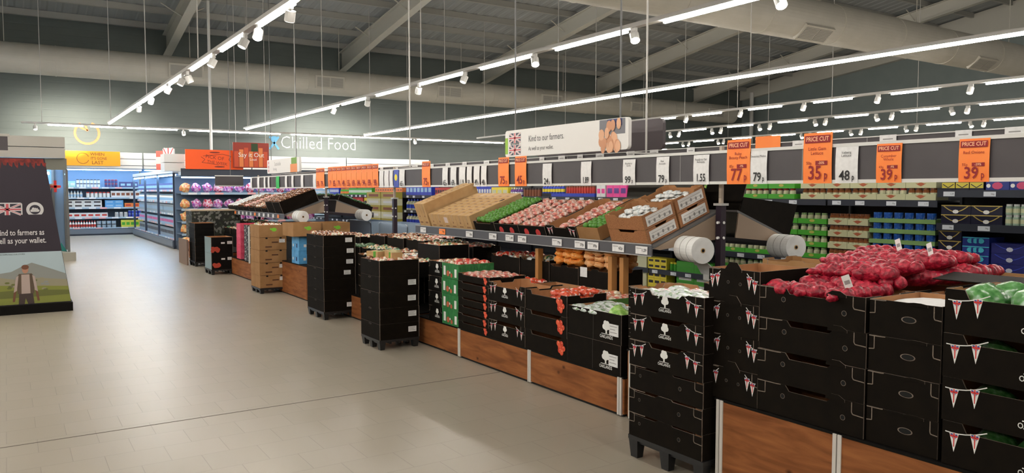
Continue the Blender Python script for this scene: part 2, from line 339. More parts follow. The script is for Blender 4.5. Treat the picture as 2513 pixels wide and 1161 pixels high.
# ------------------------------------------------------------------ produce stand (long island with pine base)
def stand_section(label, xf, xb, ya, yb, zt, strips, front_only=False):
    """ya<yb; wood faces on the aisle side, end and far side; strips = y positions of cream uprights"""
    core = MB().box(xf + .03, xb - .03, ya + .02, yb - .02, 0.02, zt - .012).box(xf - .0, xb, ya, yb, zt - .012, zt)
    o = top('produce_stand', core.done('produce_stand', [BLACK2]), label, 'display stand')
    ks = MB().box(xf + .012, xb - .012, ya + .01, yb - .01, 0, .02); ob('kick_strip', ks.done('kick_strip', [HOLE]), o)
    ys = [ya] + sorted(strips) + [yb]; ys = sorted(set(ys))
    for a, b in zip(ys[:-1], ys[1:]):
        if b - a < .05: continue
        ob('wood_panel', MB().box(xf, xf + .02, a + .012, b - .012, .02, zt - .014).done('wood_panel', [WOOD]), o)
    for s in strips:
        ob('upright_strip', MB().box(xf - .006, xf + .012, s - .022, s - .003, .01, zt - .005).box(xf - .006, xf + .012, s + .003, s + .022, .01, zt - .005).done('upright_strip', [STRIP]), o)
    ob('end_panel', MB().box(xf + .005, xb - .005, ya - .004, ya + .016, .02, zt - .014).done('end_panel', [WOOD]), o)
    return o
stand_section('nearest pine-fronted stand section carrying the onions and cabbages', 3.17, 7.0, .4, 2.84, .485, [2.10, .9, 2.80])
stand_section('pine stand section behind the nearest pallet stack', 3.6, 6.9, 2.86, 4.03, .495, [3.98])
stand_section('low pine stand section carrying tomatoes, from lettuce boxes to pallet stack', 3.6, 6.9, 4.06, 7.35, .285, [4.10, 5.23, 6.42])
stand_section('pine stand section between the two middle pallet stacks', 3.6, 6.9, 7.37, 10.9, .30, [8.6, 9.8])
stand_section('pine stand section below the blue boxes', 3.6, 6.9, 10.92, 12.4, .51, [])
stand_section('pine stand section below the pink boxes', 3.6, 6.9, 12.42, 15.6, .33, [13.6, 15.5])
stand_section('farthest stand section beside the tall pile of black trays', 3.6, 6.9, 15.62, 19.6, .40, [17.0, 18.3])

# ------------------------------------------------------------------ crate factory
def tray_mesh(w, d, h, style='plain', out=None, inn=None, edge=None, t=.006, name='tray'):
    m = MB(); a, b = w / 2, d / 2
    if style == 'dip':      # raised corners, long low middle so a dark slot shows
        L = [(0, 0), (w, 0), (w, h), (w * .87, h), (w * .84, h * .80), (w * .16, h * .80), (w * .13, h), (0, h)]
    elif style == 'wave':
        L = [(0, 0), (w, 0), (w, h), (w * .80, h), (w * .76, h * .95), (w * .72, h * .95), (w * .68, h * .82), (w * .32, h * .82), (w * .28, h), (0, h)]
    elif style == 'step':
        L = [(0, 0), (w, 0), (w, h * .93), (w * .62, h * .93), (w * .60, h), (w * .42, h), (w * .38, h * .90), (w * .1, h * .9), (0, h)]
    else: L = [(0, 0), (w, 0), (w, h), (0, h)]
    S = [(0, 0), (d, 0), (d, h), (d * .70, h), (d * .66, h * .86), (d * .34, h * .86), (d * .30, h), (0, h)] if style != 'plain' else [(0, 0), (d, 0), (d, h), (0, h)]
    m.wall(L, (-a, -b), (a, -b), t); m.wall([(w - u, z) for u, z in reversed(L)], (a, b), (-a, b), t)
    m.wall(S, (a, -b + t), (a, b - t), t) if False else m.wall([(u * (d - 2 * t) / d, z) for u, z in S], (a, -b + t), (a, b - t), t)
    m.wall([(u * (d - 2 * t) / d, z) for u, z in S], (-a, b - t), (-a, -b + t), t)
    m.box(-a + t, a - t, -b + t, b - t, 0.001, t, 1)
    if style != 'plain':     # folded corner gussets
        for sx in (-1, 1):
            for sy in (-1, 1):
                x, y = sx * (a - t), sy * (b - t)
                m.add([(x, y - sy * .045, h - .004), (x - sx * .045, y, h - .004), (x, y, h - .004)], [(0, 1, 2)], 2)
                m.add([(x, y - sy * .045, h - .004), (x - sx * .045, y, h - .004), (x - sx * .045, y, t), (x, y - sy * .045, t)], [(0, 1, 2, 3)], 1)
    return m.done(name, [out or BLACK, inn or BROWNIN, edge or EDGE])
def seam(m, pts, y, wd=.0022, mi=0):
    """thin cut line on the front face through (x,z) points"""
    for (xa, za), (xb, zb) in zip(pts[:-1], pts[1:]):
        dx, dz = xb - xa, zb - za; L = math.hypot(dx, dz) or 1; nx, nz = -dz / L * wd, dx / L * wd
        m.quad((xa - nx, y, za - nz), (xb - nx, y, zb - nz), (xb + nx, y, zb + nz), (xa + nx, y, za + nz), mi=mi)
def bunting(x0, z0, x1, z1, y, n=2, s=.05):
    m = MB(); sag = .012; P = []
    for i in range(7):
        u = i / 6; P.append((x0 + (x1 - x0) * u, z0 + (z1 - z0) * u - sag * 4 * u * (1 - u)))
    seam(m, P, y, .0020, 0)
    for k in range(n):
        u = (k + .28) / n + .08; x = x0 + (x1 - x0) * u; z = z0 + (z1 - z0) * u - sag * 4 * u * (1 - u); hw = s * .34
        T3 = lambda f, zz=0: ((x - hw * f, y - zz, z), (x, y - zz, z - s * 1.4 * f), (x + hw * f, y - zz, z))
        m.add(T3(1), [(0, 1, 2)], 0)
        for sx in (-1, 1):
            m.add([(x + sx * hw * .78, y - .0004, z - .003), (x + sx * hw * .25, y - .0004, z - .003), (x + sx * hw * .25, y - .0004, z - s * .45)], [(0, 1, 2)], 2)
        m.add([(x - hw * .16, y - .0006, z), (x + hw * .16, y - .0006, z), (x + hw * .10, y - .0006, z - s * 1.0), (x - hw * .10, y - .0006, z - s * 1.0)], [(0, 1, 2, 3)], 1)
        m.add([(x - hw * .88, y - .0006, z - .008), (x + hw * .88, y - .0006, z - .008), (x + hw * .70, y - .0006, z - .016), (x - hw * .70, y - .0006, z - .016)], [(0, 1, 2, 3)], 1)
    return m.done('bunting_print', [WHITE, RED, BLUE])
def oak_logo(x, z, y, s=.07, text='OAKLANDS'):
    m = MB()
    for i, (dx, dz, r) in enumerate(((0, .62, .34), (-.24, .48, .24), (.24, .5, .24), (-.12, .78, .22), (.16, .76, .22), (0, .36, .22))):
        m.disc((x + dx * s, y - .0003 * (i + 1), z + dz * s), r * s, 12)
    m.quad((x - .10 * s, y, z - .05 * s), (x + .10 * s, y, z - .05 * s), (x + .06 * s, y, z + .4 * s), (x - .06 * s, y, z + .4 * s))
    m.quad((x - .62 * s, y, z - .13 * s), (x + .62 * s, y, z - .13 * s), (x + .62 * s, y, z - .08 * s), (x - .62 * s, y, z - .08 * s))
    put_text(m, text, x, y - .0003, z - .34 * s, .37 * s, 0, bold=.012, sx=.82)
    return m.done('brand_print', [WHITE])
def paper_label(x, z, y, w_=.09, h_=.055):
    m = MB().box(x - w_ / 2, x + w_ / 2, y - .0015, y, z - h_ / 2, z + h_ / 2)
    for k in range(3): m.quad((x - w_ * .4, y - .002, z + h_ * (.28 - k * .26)), (x + w_ * (.35 - .2 * (k % 2)), y - .002, z + h_ * (.28 - k * .26)), (x + w_ * (.35 - .2 * (k % 2)), y - .002, z + h_ * (.34 - k * .26)), (x - w_ * .4, y - .002, z + h_ * (.34 - k * .26)), mi=1)
    return m.done('paper_label', [PAPER, GREYINK])
def hole_print(x, z, y, r=.012, sx=1):
    return MB().disc((x, y, z), r, 16, mi=0, sx=sx).disc((x, y - .0004, z), r * .84, 16, mi=1, sx=sx).done('hand_hole', [EDGE, HOLE])
def side_parts(parts, Mx): return [(p[0], p[1], Mx) for p in parts]
def end_M(w, d, side):     # map front decorations (y=-d_front/2) onto the end face
    return rot_z(90 * side)

def make_black(w, d, h, style, holes=(), bunt=False, logo=False, label=None, tabs=None, logo_x=0, end_label=None, oval=False, out=None, inn=None, edge=None, seams=True):
    y = -d / 2 - .001; P = []
    if bunt:
        P.append(('bunting_print', bunting(-w * .47, h * .80, -w * .26, h * .92, y)))
        P.append(('bunting_print', bunting(w * .26, h * .92, w * .47, h * .72, y)))
    if logo: P.append(('brand_print', oak_logo(logo_x, h * .44, y, .062)))
    for x, z, r in holes: P.append(('hand_hole', hole_print(x, z, y, r, 1 if not oval else 2.3)))
    if label: P.append(('paper_label', paper_label(label[0], label[1], y)))
    if seams:
        m = MB(); seam(m, [(-w / 2, h * .98), (-w * .30, h * .98), (-w * .26, h * .99)], y - .0003); seam(m, [(w * .40, h * .98), (w * .40, h * .70), (w * .41, h * .64), (w * .5, h * .62)], y - .0003)
        seam(m, [(-w * .42, h * .98), (-w * .42, h * .62), (-w * .5, h * .60)], y - .0003)
        P.append(('cut_line', m.done('cut_line', [EDGE])))
    if tabs:
        x0, x1, zt = tabs; m = MB().wall([(0, 0), (x1 - x0, 0), (x1 - x0, .012), (x1 - x0 - .03, zt), (.03, zt), (0, .012)], (x0, -d / 2 - .004), (x1, -d / 2 - .004), .004, 0, 0, 1)
        P.append(('top_tab', m.done('top_tab', [out or BLACK, edge or EDGE]), T(0, 0, h - .012)))
    if end_label is not None:   # white sticker on the end face that looks towards the camera (+X local)
        P.append(('paper_label', paper_label(end_label[0], end_label[1], -w / 2 - .001), rot_z(90)))
    return Proto(tray_mesh(w, d, h, style, out, inn, edge), P)

def stack(protos, x, y, z0, pitch, n, desc, where, group, M=FRONT, name='crate', cat='crate', jit=.004):
    tops = []
    for i in range(n):
        p = protos(i) if callable(protos) else protos
        j = Matrix.Rotation(random.uniform(-.008, .008), 4, 'Z')
        o = p.place(name, f'{desc}, {ORD[i] if i < n - 1 or n == 1 else "topmost"} {where}', cat, T(x + random.uniform(-jit, jit), y + random.uniform(-jit, jit), z0 + i * pitch) @ M @ j, group)
    return z0 + (n - 1) * pitch

# ------------------------------------------------------------------ produce shapes
def lumpy(name, balls, mats, jit=.25, n=9, k=6):
    m = MB()
    for i, (c, r, sq, mi) in enumerate(balls): m.ball(c, r, sq, n, k, mi, jit, i + 1)
    return m.done(name, mats, True)
NET = noisy('red_net', [(.13, .003, .012), (.34, .008, .028), (.64, .03, .065)], 42, .35, 'noise', bump=.8)
NETP = noisy('pink_net', [(.40, .02, .05), (.75, .30, .32)], 60, .4, 'noise', bump=.6)
def onion_net(seed):
    r = random.Random(seed); b = []
    for i in range(7):
        b.append((((i % 4) * .05 - .08 + r.uniform(-.012, .012), (i // 4) * .055 - .03 + r.uniform(-.012, .012), .035 + r.uniform(0, .012)), r.uniform(.034, .044), (1.12, 1, .85), 0))
    b.append(((0, 0, .034), .088, (1.15, .62, .36), 0)); b.append(((.125, r.uniform(-.02, .02), .035), .022, (2.0, .7, .7), 0))
    return lumpy('onion_net', b, [NET if seed % 5 or seed == 0 else NETP], .25, 10, 7)
TAGM = MB().box(-.018, .018, -.001, .001, -.03, .03).box(-.012, .012, -.0016, .0016, -.012, .006, 1).done('label_tag', [WHITE, GREYINK])
NETS = [onion_net(i) for i in range(5)]
def film(name, cols, scale=28, sharp=True, r=.25): return noisy('film_' + name, cols, scale, r, 'voronoi', sharp=sharp, spec=.6)
def pillow(name, w, d, h, m_, seed=1, jit=.35):
    me = MB().ball((0, 0, h / 2), .5, (w, d, h), 12, 7, 0, jit, seed); 
    return me.done(name, [m_], True)
F_SALAD = film('salad', [(.66, .70, .68), (.52, .60, .52), (.22, .34, .18), (.74, .75, .75), (.60, .66, .66)], 55)
F_RADISH = film('radish', [(.80, .74, .72), (.60, .12, .14), (.75, .72, .70), (.30, .45, .25), (.85, .83, .8)], 45)
F_WHITE = film('white', [(.78, .78, .76), (.40, .44, .46), (.84, .83, .81), (.55, .60, .60), (.80, .80, .78)], 70)
F_TOM = film('tomato', [(.55, .05, .02), (.75, .12, .04), (.80, .62, .55), (.62, .08, .03)], 55)
F_SAUS = film('potato', [(.50, .12, .08), (.62, .28, .20), (.75, .60, .55), (.40, .08, .07), (.68, .38, .30)], 60)
F_CABB = noisy('wrapped_cabbage', [(.02, .12, .02), (.12, .32, .10), (.62, .74, .66)], 16, .22, 'noise', bump=.5)
F_LIME = noisy('lime_skin', [(.04, .16, .01), (.10, .30, .03)], 20, .4)
F_LEAF = noisy('lettuce_leaf', [(.12, .34, .03), (.30, .55, .10), (.55, .72, .35)], 30, .4, 'noise', bump=.8)
F_ORNG = noisy('orange_net', [(.90, .20, .02), (1, .36, .05), (1, .50, .14)], 60, .4, 'noise', bump=.4)
F_PEACH = noisy('pale_orange_net', [(.85, .35, .10), (.95, .55, .25)], 60, .4, 'noise', bump=.4)
F_GREEN = film('green', [(.04, .12, .05), (.08, .24, .09), (.55, .56, .46), (.55, .38, .16), (.62, .60, .52)], 28)
F_RED = film('redveg', [(.50, .03, .02), (.62, .10, .05), (.75, .45, .36)], 28)
F_MIX = film('mixed', [(.72, .66, .54), (.50, .30, .14), (.78, .74, .66), (.50, .16, .09), (.58, .50, .36)], 32)
F_BRN = film('brown', [(.22, .08, .03), (.38, .16, .06), (.60, .42, .28), (.12, .04, .02)], 50)
F_GRN2 = noisy('dark_green_veg', [(.01, .05, .015), (.03, .11, .03), (.10, .22, .08)], 35, .4)
def kit(nm, name, label, cat, m_, w, d, h, n=3, jit=.35):
    return dict(name=name, label=label, cat=cat, me=[pillow(name, w, d, h, m_, i + (17 if name == 'garlic_pack' else 0), jit) for i in range(n)], w=w, d=d, h=h)
K = {
 'salad': kit('s', 'salad_bag', 'white and green film bag of salad', 'bag', F_SALAD, .20, .14, .06),
 'radish': kit('r', 'vegetable_bag', 'white and red film bag of vegetables', 'bag', F_RADISH, .19, .13, .055),
 'white': kit('w', 'garlic_pack', 'small white net pack', 'pack', F_WHITE, .11, .08, .045, 3, .7),
 'tom': kit('t', 'tomato_punnet', 'film-topped punnet of red tomatoes', 'punnet', F_TOM, .14, .10, .06),
 'saus': kit('p', 'produce_punnet', 'pinkish red film punnet', 'punnet', F_SAUS, .13, .10, .05),
 'cabb': kit('c', 'wrapped_cabbage', 'green cabbage in clear film', 'cabbage', F_CABB, .19, .17, .12),
 'lime': kit('l', 'lime', 'green lime', 'lime', F_LIME, .075, .065, .06, 2, .08),
 'leaf': kit('f', 'lettuce', 'pale green leafy lettuce', 'lettuce', F_LEAF, .19, .15, .12, 3, .6),
 'orng': kit('o', 'citrus_net', 'orange net of small oranges', 'net of fruit', F_ORNG, .15, .12, .09, 3, .6),
 'peach': kit('q', 'citrus_net', 'pale orange net of small oranges', 'net of fruit', F_PEACH, .15, .12, .09, 3, .6),
 'green': kit('g', 'green_pack', 'green and white pack of vegetables', 'pack', F_GREEN, .17, .12, .07),
 'red': kit('e', 'pepper_pack', 'pack of red peppers', 'pack', F_RED, .15, .11, .07),
 'mix': kit('m', 'vegetable_pack', 'mixed pale vegetable pack', 'pack', F_MIX, .15, .10, .06),
 'brn': kit('b', 'mushroom_pack', 'brown pack of vegetables', 'pack', F_BRN, .15, .11, .06),
 'grn2': kit('d', 'green_vegetable', 'dark green vegetable', 'vegetable', F_GRN2, .24, .11, .07, 3, .5),
}
def fill(kind, M, w, d, z, where, layers=1, seed=0, dens=1.0, mound=0, mix=None):
    """M: tray matrix (local x width, y depth). Lay items in a grid at height z above the tray origin."""
    R = random.Random(seed + 11)
    for L in range(layers):
        k0 = K[kind]; sx, sy = k0['w'] * .86 / dens, k0['d'] * .86 / dens
        ww, dd = w - .03 - (L * .08 if mound else 0), d - .03 - (L * .06 if mound else 0)
        nx, ny = max(1, int(ww / sx)), max(1, int(dd / sy))
        for i in range(nx):
            for j in range(ny):
                k = K[R.choice(mix)] if mix else k0
                x = (-ww / 2 + ww * (i + .5) / nx); y = (-dd / 2 + dd * (j + .5) / ny)
                top(k['name'], R.choice(k['me']), f'{k["label"]} {where}', k['cat'],
                    M @ T(x + R.uniform(-.008, .008), y + R.uniform(-.008, .008), z + L * k0['h'] * .62 + R.uniform(0, .006)) @ Matrix.Rotation(R.uniform(-.4, .4), 4, 'Z') @ Matrix.Rotation(R.uniform(-.12, .12), 4, 'X') @ Matrix.Diagonal((.92, .92, R.uniform(.85, 1), 1)), f'{k["label"]}s {where}')

# ------------------------------------------------------------------ near pallet stack
def pallet(w, d, h, label, M):
    m = MB(); a, b = w / 2, d / 2
    m.box(-a, a, -b, b, h - .025, h)
    for i in range(5): m.box(-a + .01, a - .01, -b + .02 + i * (d - .06) / 4, -b + .04 + i * (d - .06) / 4, h - .045, h - .025)
    feet = []
    for fx in (-a + .04, 0, a - .04):
        for fy in (-b + .035, b - .035):
            f = MB(); t0, t1 = .038, .028
            vs = [(fx - t1, fy - t1 * .8, 0), (fx + t1, fy - t1 * .8, 0), (fx + t1, fy + t1 * .8, 0), (fx - t1, fy + t1 * .8, 0), (fx - t0, fy - t0 * .85, h - .025), (fx + t0, fy - t0 * .85, h - .025), (fx + t0, fy + t0 * .85, h - .025), (fx - t0, fy + t0 * .85, h - .025)]
            f.add(vs, [(3, 2, 1, 0), (0, 1, 5, 4), (1, 2, 6, 5), (2, 3, 7, 6), (3, 0, 4, 7)]); feet.append(f.done('foot', [PLAST]))
    o = top('pallet', m.done('pallet', [PLAST]), label, 'pallet', M)
    for f in feet: ob('foot', f, o)
XA, YA = 3.30, 3.15
pallet(.60, .40, .135, 'small black plastic pallet under the nearest stack of black crates', T(XA, YA, 0) @ FRONT)
pA1 = make_black(.58, .40, .142, 'step', holes=((-.20, .085, .010), (.12, .075, .012)))
pA2 = make_black(.58, .40, .152, 'wave', bunt=True, logo=True)
z = .137
for i in range(3): pA1.place('crate', f'plain black crate with round holes, {ORD[i]} on the nearest pallet', 'crate', T(XA + random.uniform(-.006, .006), YA, z) @ FRONT, 'plain black crates on the nearest pallet'); z += .1435
for i in range(3): pA2.place('crate', f'black crate with flag bunting and tree logo, {["lowest", "middle", "top"][i]} of three on the nearest pallet', 'crate', T(XA + random.uniform(-.004, .004), YA, z) @ FRONT, 'bunting crates on the nearest pallet'); z += .154
fill('salad', T(XA, YA, z - .154) @ FRONT, .57, .39, .085, 'in the top crate of the nearest pallet', 1, 3, 1.3, mix=['salad', 'salad', 'radish'])

def block(label, x0, x1, y0, y1, z0, z1): top('display_riser', MB().box(x0, x1, y0, y1, z0, z1).done('display_riser', [BLACK2]), label, 'riser')
# near section stacks (front plane x=3.17)
pS2 = make_black(.585, .40, .158, 'wave', holes=((-.14, .10, .013), (.19, .075, .013)), tabs=(.10, .20, .028))
stack(pS2, 3.38, 2.275, .487, .160, 4, 'large black crate with two round holes', 'under the red onion nets', 'black crates under the red onion nets')
pS2b = make_black(.585, .40, .158, 'step', holes=((-.14, .10, .013),))
for c, nm in ((3.79, 'second row'), (4.20, 'third row'), (4.61, 'fourth row')):
    block(f'dark block under the {nm} of onion crates', c - .19, c + .19, 1.99, 2.56, .486, .965); pS2b.place('crate', f'black crate in the {nm} under the onion nets', 'crate', T(c, 2.275, .967) @ FRONT)
pS3 = make_black(.335, .40, .174, 'plain', holes=((-.035, .105, .009), (.045, .100, .009)), bunt=True, tabs=(-.055, .055, .05))
stack(pS3, 3.38, 2.73, .487, .176, 4, 'narrow bunting crate with raised tab', 'of the stack beside the onion nets', 'narrow bunting crates beside the onion nets')
pS1 = make_black(.315, .40, .158, 'plain', holes=((.02, .085, .0145),), tabs=(.01, .10, .016), oval=True)
stack(pS1, 3.39, 1.815, .487, .160, 4, 'plain black crate with oval hand hole', 'right of the onion crates', 'plain crates with oval hand holes')
pS0 = make_black(.585, .40, .178, 'dip', bunt=True, logo=True, logo_x=.0)
pS0b = Proto(pS0.me, [('bunting_print', bunting(-.28, .135, -.12, .165, -.201, 2, .055)), ('brand_print', oak_logo(.06, .075, -.201, .085))])
stack(pS0b, 3.38, 1.345, .487, .180, 4, 'bunting crate with large tree logo', 'at the right edge of the photo', 'crates with large tree logo at the right edge')
fill('cabb', T(3.38, 1.345, .487 + .54) @ FRONT, .58, .39, .08, 'in the top crate at the right edge', 1, 5)
for i in range(3): fill('cabb', T(3.38, 1.345, .487 + .18 * i) @ FRONT, .58, .2, .02, f'inside crate {ORD[i]} at the right edge', 1, i)
# lid flap folded back and second row behind it
top('cardboard_flap', MB().box(-.30, .30, -.10, .10, 0, .005).done('cardboard_flap', [BLACK]), 'flat black cardboard flap lying behind the cabbage crate', 'cardboard', T(3.78, 1.66, 1.19) @ FRONT @ Matrix.Rotation(.10, 4, 'X'))
for k, (c, yy) in enumerate(((3.79, 1.5), (4.2, 1.4), (4.2, 2.0 - .3), (4.61, 1.6))):
    pass
stack(make_black(.66, .38, .158, 'step'), 3.79, 1.60, .487, .160, 4, 'black crate', 'of the stack behind the oval-holed crates', 'black crates behind the oval-holed stack')
stack(make_black(.66, .38, .150, 'step'), 4.20, 1.60, .487, .156, 4, 'black crate', 'of the third-row stack near the navy chocolate boxes', 'third-row black crates on the right')
lin = MB(); Rl = random.Random(3); g = [[(-.145 + .29 * i / 6, -.185 + .37 * j / 6, .135 + Rl.uniform(-.012, .012)) for j in range(7)] for i in range(7)]
for i in range(6):
    for j in range(6): lin.quad(g[i][j], g[i + 1][j], g[i + 1][j + 1], g[i][j + 1])
top('paper_liner', lin.done('paper_liner', [mat('white_paper', (.80, .79, .78), .6)]), 'crumpled white paper in the top oval-holed crate', 'paper', T(3.39, 1.815, .487 + .48) @ FRONT)
# onion nets heaped over the crates
R = random.Random(5); 
spots = []
for r_, (xx, n, y0, y1, zz) in enumerate(((3.27, 3, 2.05, 2.52, 1.105), (3.43, 3, 2.06, 2.5, 1.135), (3.60, 4, 2.04, 2.55, 1.15), (3.78, 4, 2.02, 2.58, 1.165), (3.96, 4, 1.98, 2.6, 1.175), (4.14, 4, 1.98, 2.6, 1.18), (4.32, 3, 2.02, 2.56, 1.165), (4.50, 3, 2.02, 2.5, 1.15), (3.52, 3, 2.12, 2.42, 1.20), (3.70, 3, 2.1, 2.5, 1.225), (3.90, 4, 2.05, 2.52, 1.24), (4.10, 4, 2.05, 2.52, 1.245), (4.30, 3, 2.1, 2.48, 1.23))):
    for i in range(n):
        spots.append((xx + R.uniform(-.03, .03), y0 + (y1 - y0) * (i + .5) / n + R.uniform(-.03, .03), zz + R.uniform(-.01, .01)))
for i, (x, y, z) in enumerate(spots):
    tag = i in (0, 20, 34, 40)
    o = top('onion_net', NETS[i % 5], 'red net of onions with a white paper tag sticking up' if tag else 'red net of onions heaped on the black crates', 'net of onions', T(x, y, z - .04) @ Matrix.Rotation(R.uniform(0, 3.14), 4, 'Z') @ Matrix.Diagonal((1, 1, 1.05, 1)), 'tagged onion nets' if tag else 'red onion nets')
    if tag: ob('label_tag', TAGM, o, (T(x, y, z - .04) @ Matrix.Rotation(0, 4, 'Z')).inverted() @ T(x, y, z + .06) @ rot_z(-50) @ Matrix.Rotation(.35, 4, 'Y'))
# things right behind the bunting stack
pB = make_black(.56, .38, .13, 'step')
stack(pB, 3.80, 3.05, .50, .135, 4, 'black crate', 'of the stack behind the narrow bunting crates', 'black crates behind the narrow bunting stack')
pKr = make_black(.56, .38, .14, 'step', out=KRAFT, inn=KRAFT)
pKr2 = Proto(tray_mesh(.30, .38, .05, 'plain', BLACK, KRAFT))
fill('leaf', T(3.80, 3.05, .50 + .405) @ FRONT, .55, .37, .06, 'in the black crate behind the bunting stack', 1, 4, mix=['leaf', 'salad'])
stack(pB, 4.24, 3.05, .50, .14, 4, 'black crate', 'of the third-row stack behind the onions', 'third-row black crates behind the bunting stack')
fill('leaf', T(4.24, 3.05, .50 + .42) @ FRONT, .55, .37, .07, 'in the third-row crate behind the bunting stack', 1, 6, mix=['white', 'leaf', 'salad'])
pKr.place('crate', 'brown cardboard crate with raised ends, left of the onion nets', 'crate', T(4.72, 3.35, .98) @ FRONT)
pKr.place('crate', 'brown cardboard crate with raised ends, behind the onion nets', 'crate', T(4.72, 2.72, .97) @ FRONT)
pKr.place('crate', 'brown cardboard crate with raised ends, at the far right edge', 'crate', T(4.66, 1.95, 1.0) @ FRONT)
stack(pB, 4.72, 3.05, .50, .15, 3, 'black crate', 'of the pile under the brown cardboard crates', 'black crates under the brown cardboard ones')
stack(pB, 4.66, 1.97, .487, .165, 3, 'black crate', 'of the pile under the rightmost brown crate', 'black crates under the rightmost brown crate')
pBn = make_black(.58, .38, .145, 'wave', bunt=True)
stack(pBn, 3.795, 3.73, .50, .148, 3, 'bunting crate', 'of the stack behind the nearest pallet', 'bunting crates behind the nearest pallet')
fill('radish', T(3.80, 3.72, .796) @ FRONT, .49, .37, .08, 'behind the nearest pallet', 1, 8, mix=['salad', 'radish', 'mix'])
# ------------------------------------------------------------------ low section, front row (x=3.6)
def front(w, yc): return (3.80, yc)
pS5 = make_black(.62, .40, .217, 'plain', logo=False, seams=False)
pS5 = pS5.plus(('brand_print', oak_logo(.15, .07, -.201, .09)), ('paper_label', paper_label(.235, .10, -.202, .10, .085)), ('fold_line', (lambda m: (seam(m, [(0, .0), (0, .217)], -.2015, .002), m.done('fold_line', [mat('fold', (.03, .025, .02), .6)]))[1])(MB())))
stack(pS5, 3.80, 4.40, .287, .219, 2, 'deep black box with tree logo and white sticker', 'of the lettuce pair', 'deep black lettuce boxes')
fill('white', T(3.80, 4.40, .506) @ FRONT @ T(-.12, 0, 0), .36, .39, .17, 'in the lettuce box', 1, 2, mix=['white', 'salad'])
fill('leaf', T(3.80, 4.40, .506) @ FRONT @ T(.16, 0, 0), .28, .39, .13, 'in the deep black lettuce box', 1, 2)
def tomato_print(x, z, y, s):
    m = MB(); R = random.Random(3)
    for i in range(9):
        cx, cz = x + R.uniform(-1, 1) * s * .55, z + R.uniform(-1, 1) * s * .7; m.disc((cx, y - .0002 * i, cz), s * .36, 12, mi=i % 2)
        m.disc((cx + s * .1, y - .0002 * i - .0001, cz + s * .12), s * .07, 8, mi=2)
    return m.done('tomato_print', [mat('tomato_a', (.62, .045, .015), .5), mat('tomato_b', (.74, .10, .035), .5), mat('tomato_hi', (.95, .55, .40), .5)])
pS6 = make_black(.57, .40, .165, 'dip', seams=False).plus(('tomato_print', tomato_print(.205, .085, -.202, .062)))
stack(pS6, 3.80, 5.005, .287, .166, 3, 'black crate with tomato picture on its corner', 'left of the lettuce boxes', 'black crates with corner tomato picture')
fill('tom', T(3.80, 5.005, .619) @ FRONT @ T(.13, 0, 0), .30, .39, .10, 'in the half-empty crate with a corner tomato picture', 2, 3, 1.1)
pS7 = make_black(.575, .40, .168, 'dip', bunt=True, logo=True, logo_x=-.02)
stack(pS7, 3.80, 5.59, .287, .169, 3, 'bunting crate with white tree logo', 'left of the corner-tomato crates', 'bunting and logo crates of the low section')
fill('tom', T(3.80, 5.59, .625) @ FRONT @ T(.22, -.1, 0), .12, .12, .06, 'left in the nearly empty bunting crate', 1, 3)
pS8 = make_black(.555, .40, .074, 'dip', seams=False).plus(('tomato_print', tomato_print(.22, .036, -.202, .036)))
stack(pS8, 3.80, 6.16, .287, .0765, 7, 'flat black tray with small tomato picture', 'of the seven-high stack', 'flat black tomato trays')
fill('saus', T(3.80, 6.16, .746) @ FRONT, .54, .39, .04, 'in the top flat tomato tray', 1, 3)
GRNP = noisy('watermelon_print', [(.015, .10, .03), (.03, .22, .06), (.015, .13, .035), (.06, .33, .10)], 22, .5, stretch=(1, 1, .35))
pS9 = make_black(.33, .40, .15, 'plain', out=GRNP, edge=GRNP, seams=False)
mm = MB(); mm.box(-.13, -.09, -.203, -.201, .03, .12).box(.09, .13, -.203, -.201, .02, .10).disc((-.04, -.203, .05), .03, 10, mi=1).disc((.03, -.203, .035), .022, 10, mi=1).disc((0, -.2035, .06), .012, 8, mi=0)
pS9 = pS9.plus(('fruit_print', mm.done('fruit_print', [WHITE, mat('melon_red', (.5, .12, .06), .5)])))
stack(pS9, 3.80, 6.605, .287, .152, 4, 'green printed box with white and red marks', 'of the green stack', 'green printed boxes')
fill('mix', T(3.80, 6.605, .743) @ FRONT, .32, .39, .11, 'in the top green printed box', 1, 3, mix=['mix', 'red'])
pS10 = make_black(.285, .40, .15, 'plain', logo=True, logo_x=.04, out=BLACK2)
stack(pS10, 3.80, 6.915, .287, .152, 4, 'black box with small white tree logo', 'beside the green printed boxes', 'black boxes beside the green ones')
fill('mix', T(3.80, 6.915, .743) @ FRONT, .28, .39, .11, 'in the top logo box beside the green stack', 1, 3)

# second and third rows of the low section
def box_riser(label, x0, x1, y0, y1, z0, z1):
    top('display_riser', MB().box(x0, x1, y0, y1, z0, z1).done('display_riser', [BLACK2]), label, 'riser')
box_riser('dark stepped riser in the middle of the low section', 4.02, 4.44, 4.1, 7.3, .285, .52)
box_riser('dark taller riser under the sloping shelf of the low section', 4.46, 4.9, 4.1, 7.3, .285, .64)
def crate_row(specs, x, z, h, where, depth=.38):
    for k, (yc, w_, kind, style, extra) in enumerate(specs):
        p = make_black(w_, depth, h, 'step' if style == 'b' else 'plain', bunt=(style == 'u'), out={'g': mat('green_card', (.05, .16, .02), .5), 'w': GRNP, 'k': KRAFT, 'l': mat('lightblue_card', (.12, .42, .72), .5)}.get(style), seams=False)
        d = {'b': 'black', 'u': 'bunting', 'g': 'green', 'w': 'green melon-printed', 'k': 'brown', 'l': 'light blue'}[style]
        p.place('crate', f'{d} crate {extra} {where}', 'crate', T(x, yc, z) @ FRONT)
        if kind:
            kk, mixl, mound = kind
            fill(kk, T(x, yc, z) @ FRONT, w_, depth, h - (.0 if kk in ('orng', 'peach') else .045), f'in the {d} crate {extra}', mound, k, mix=mixl)
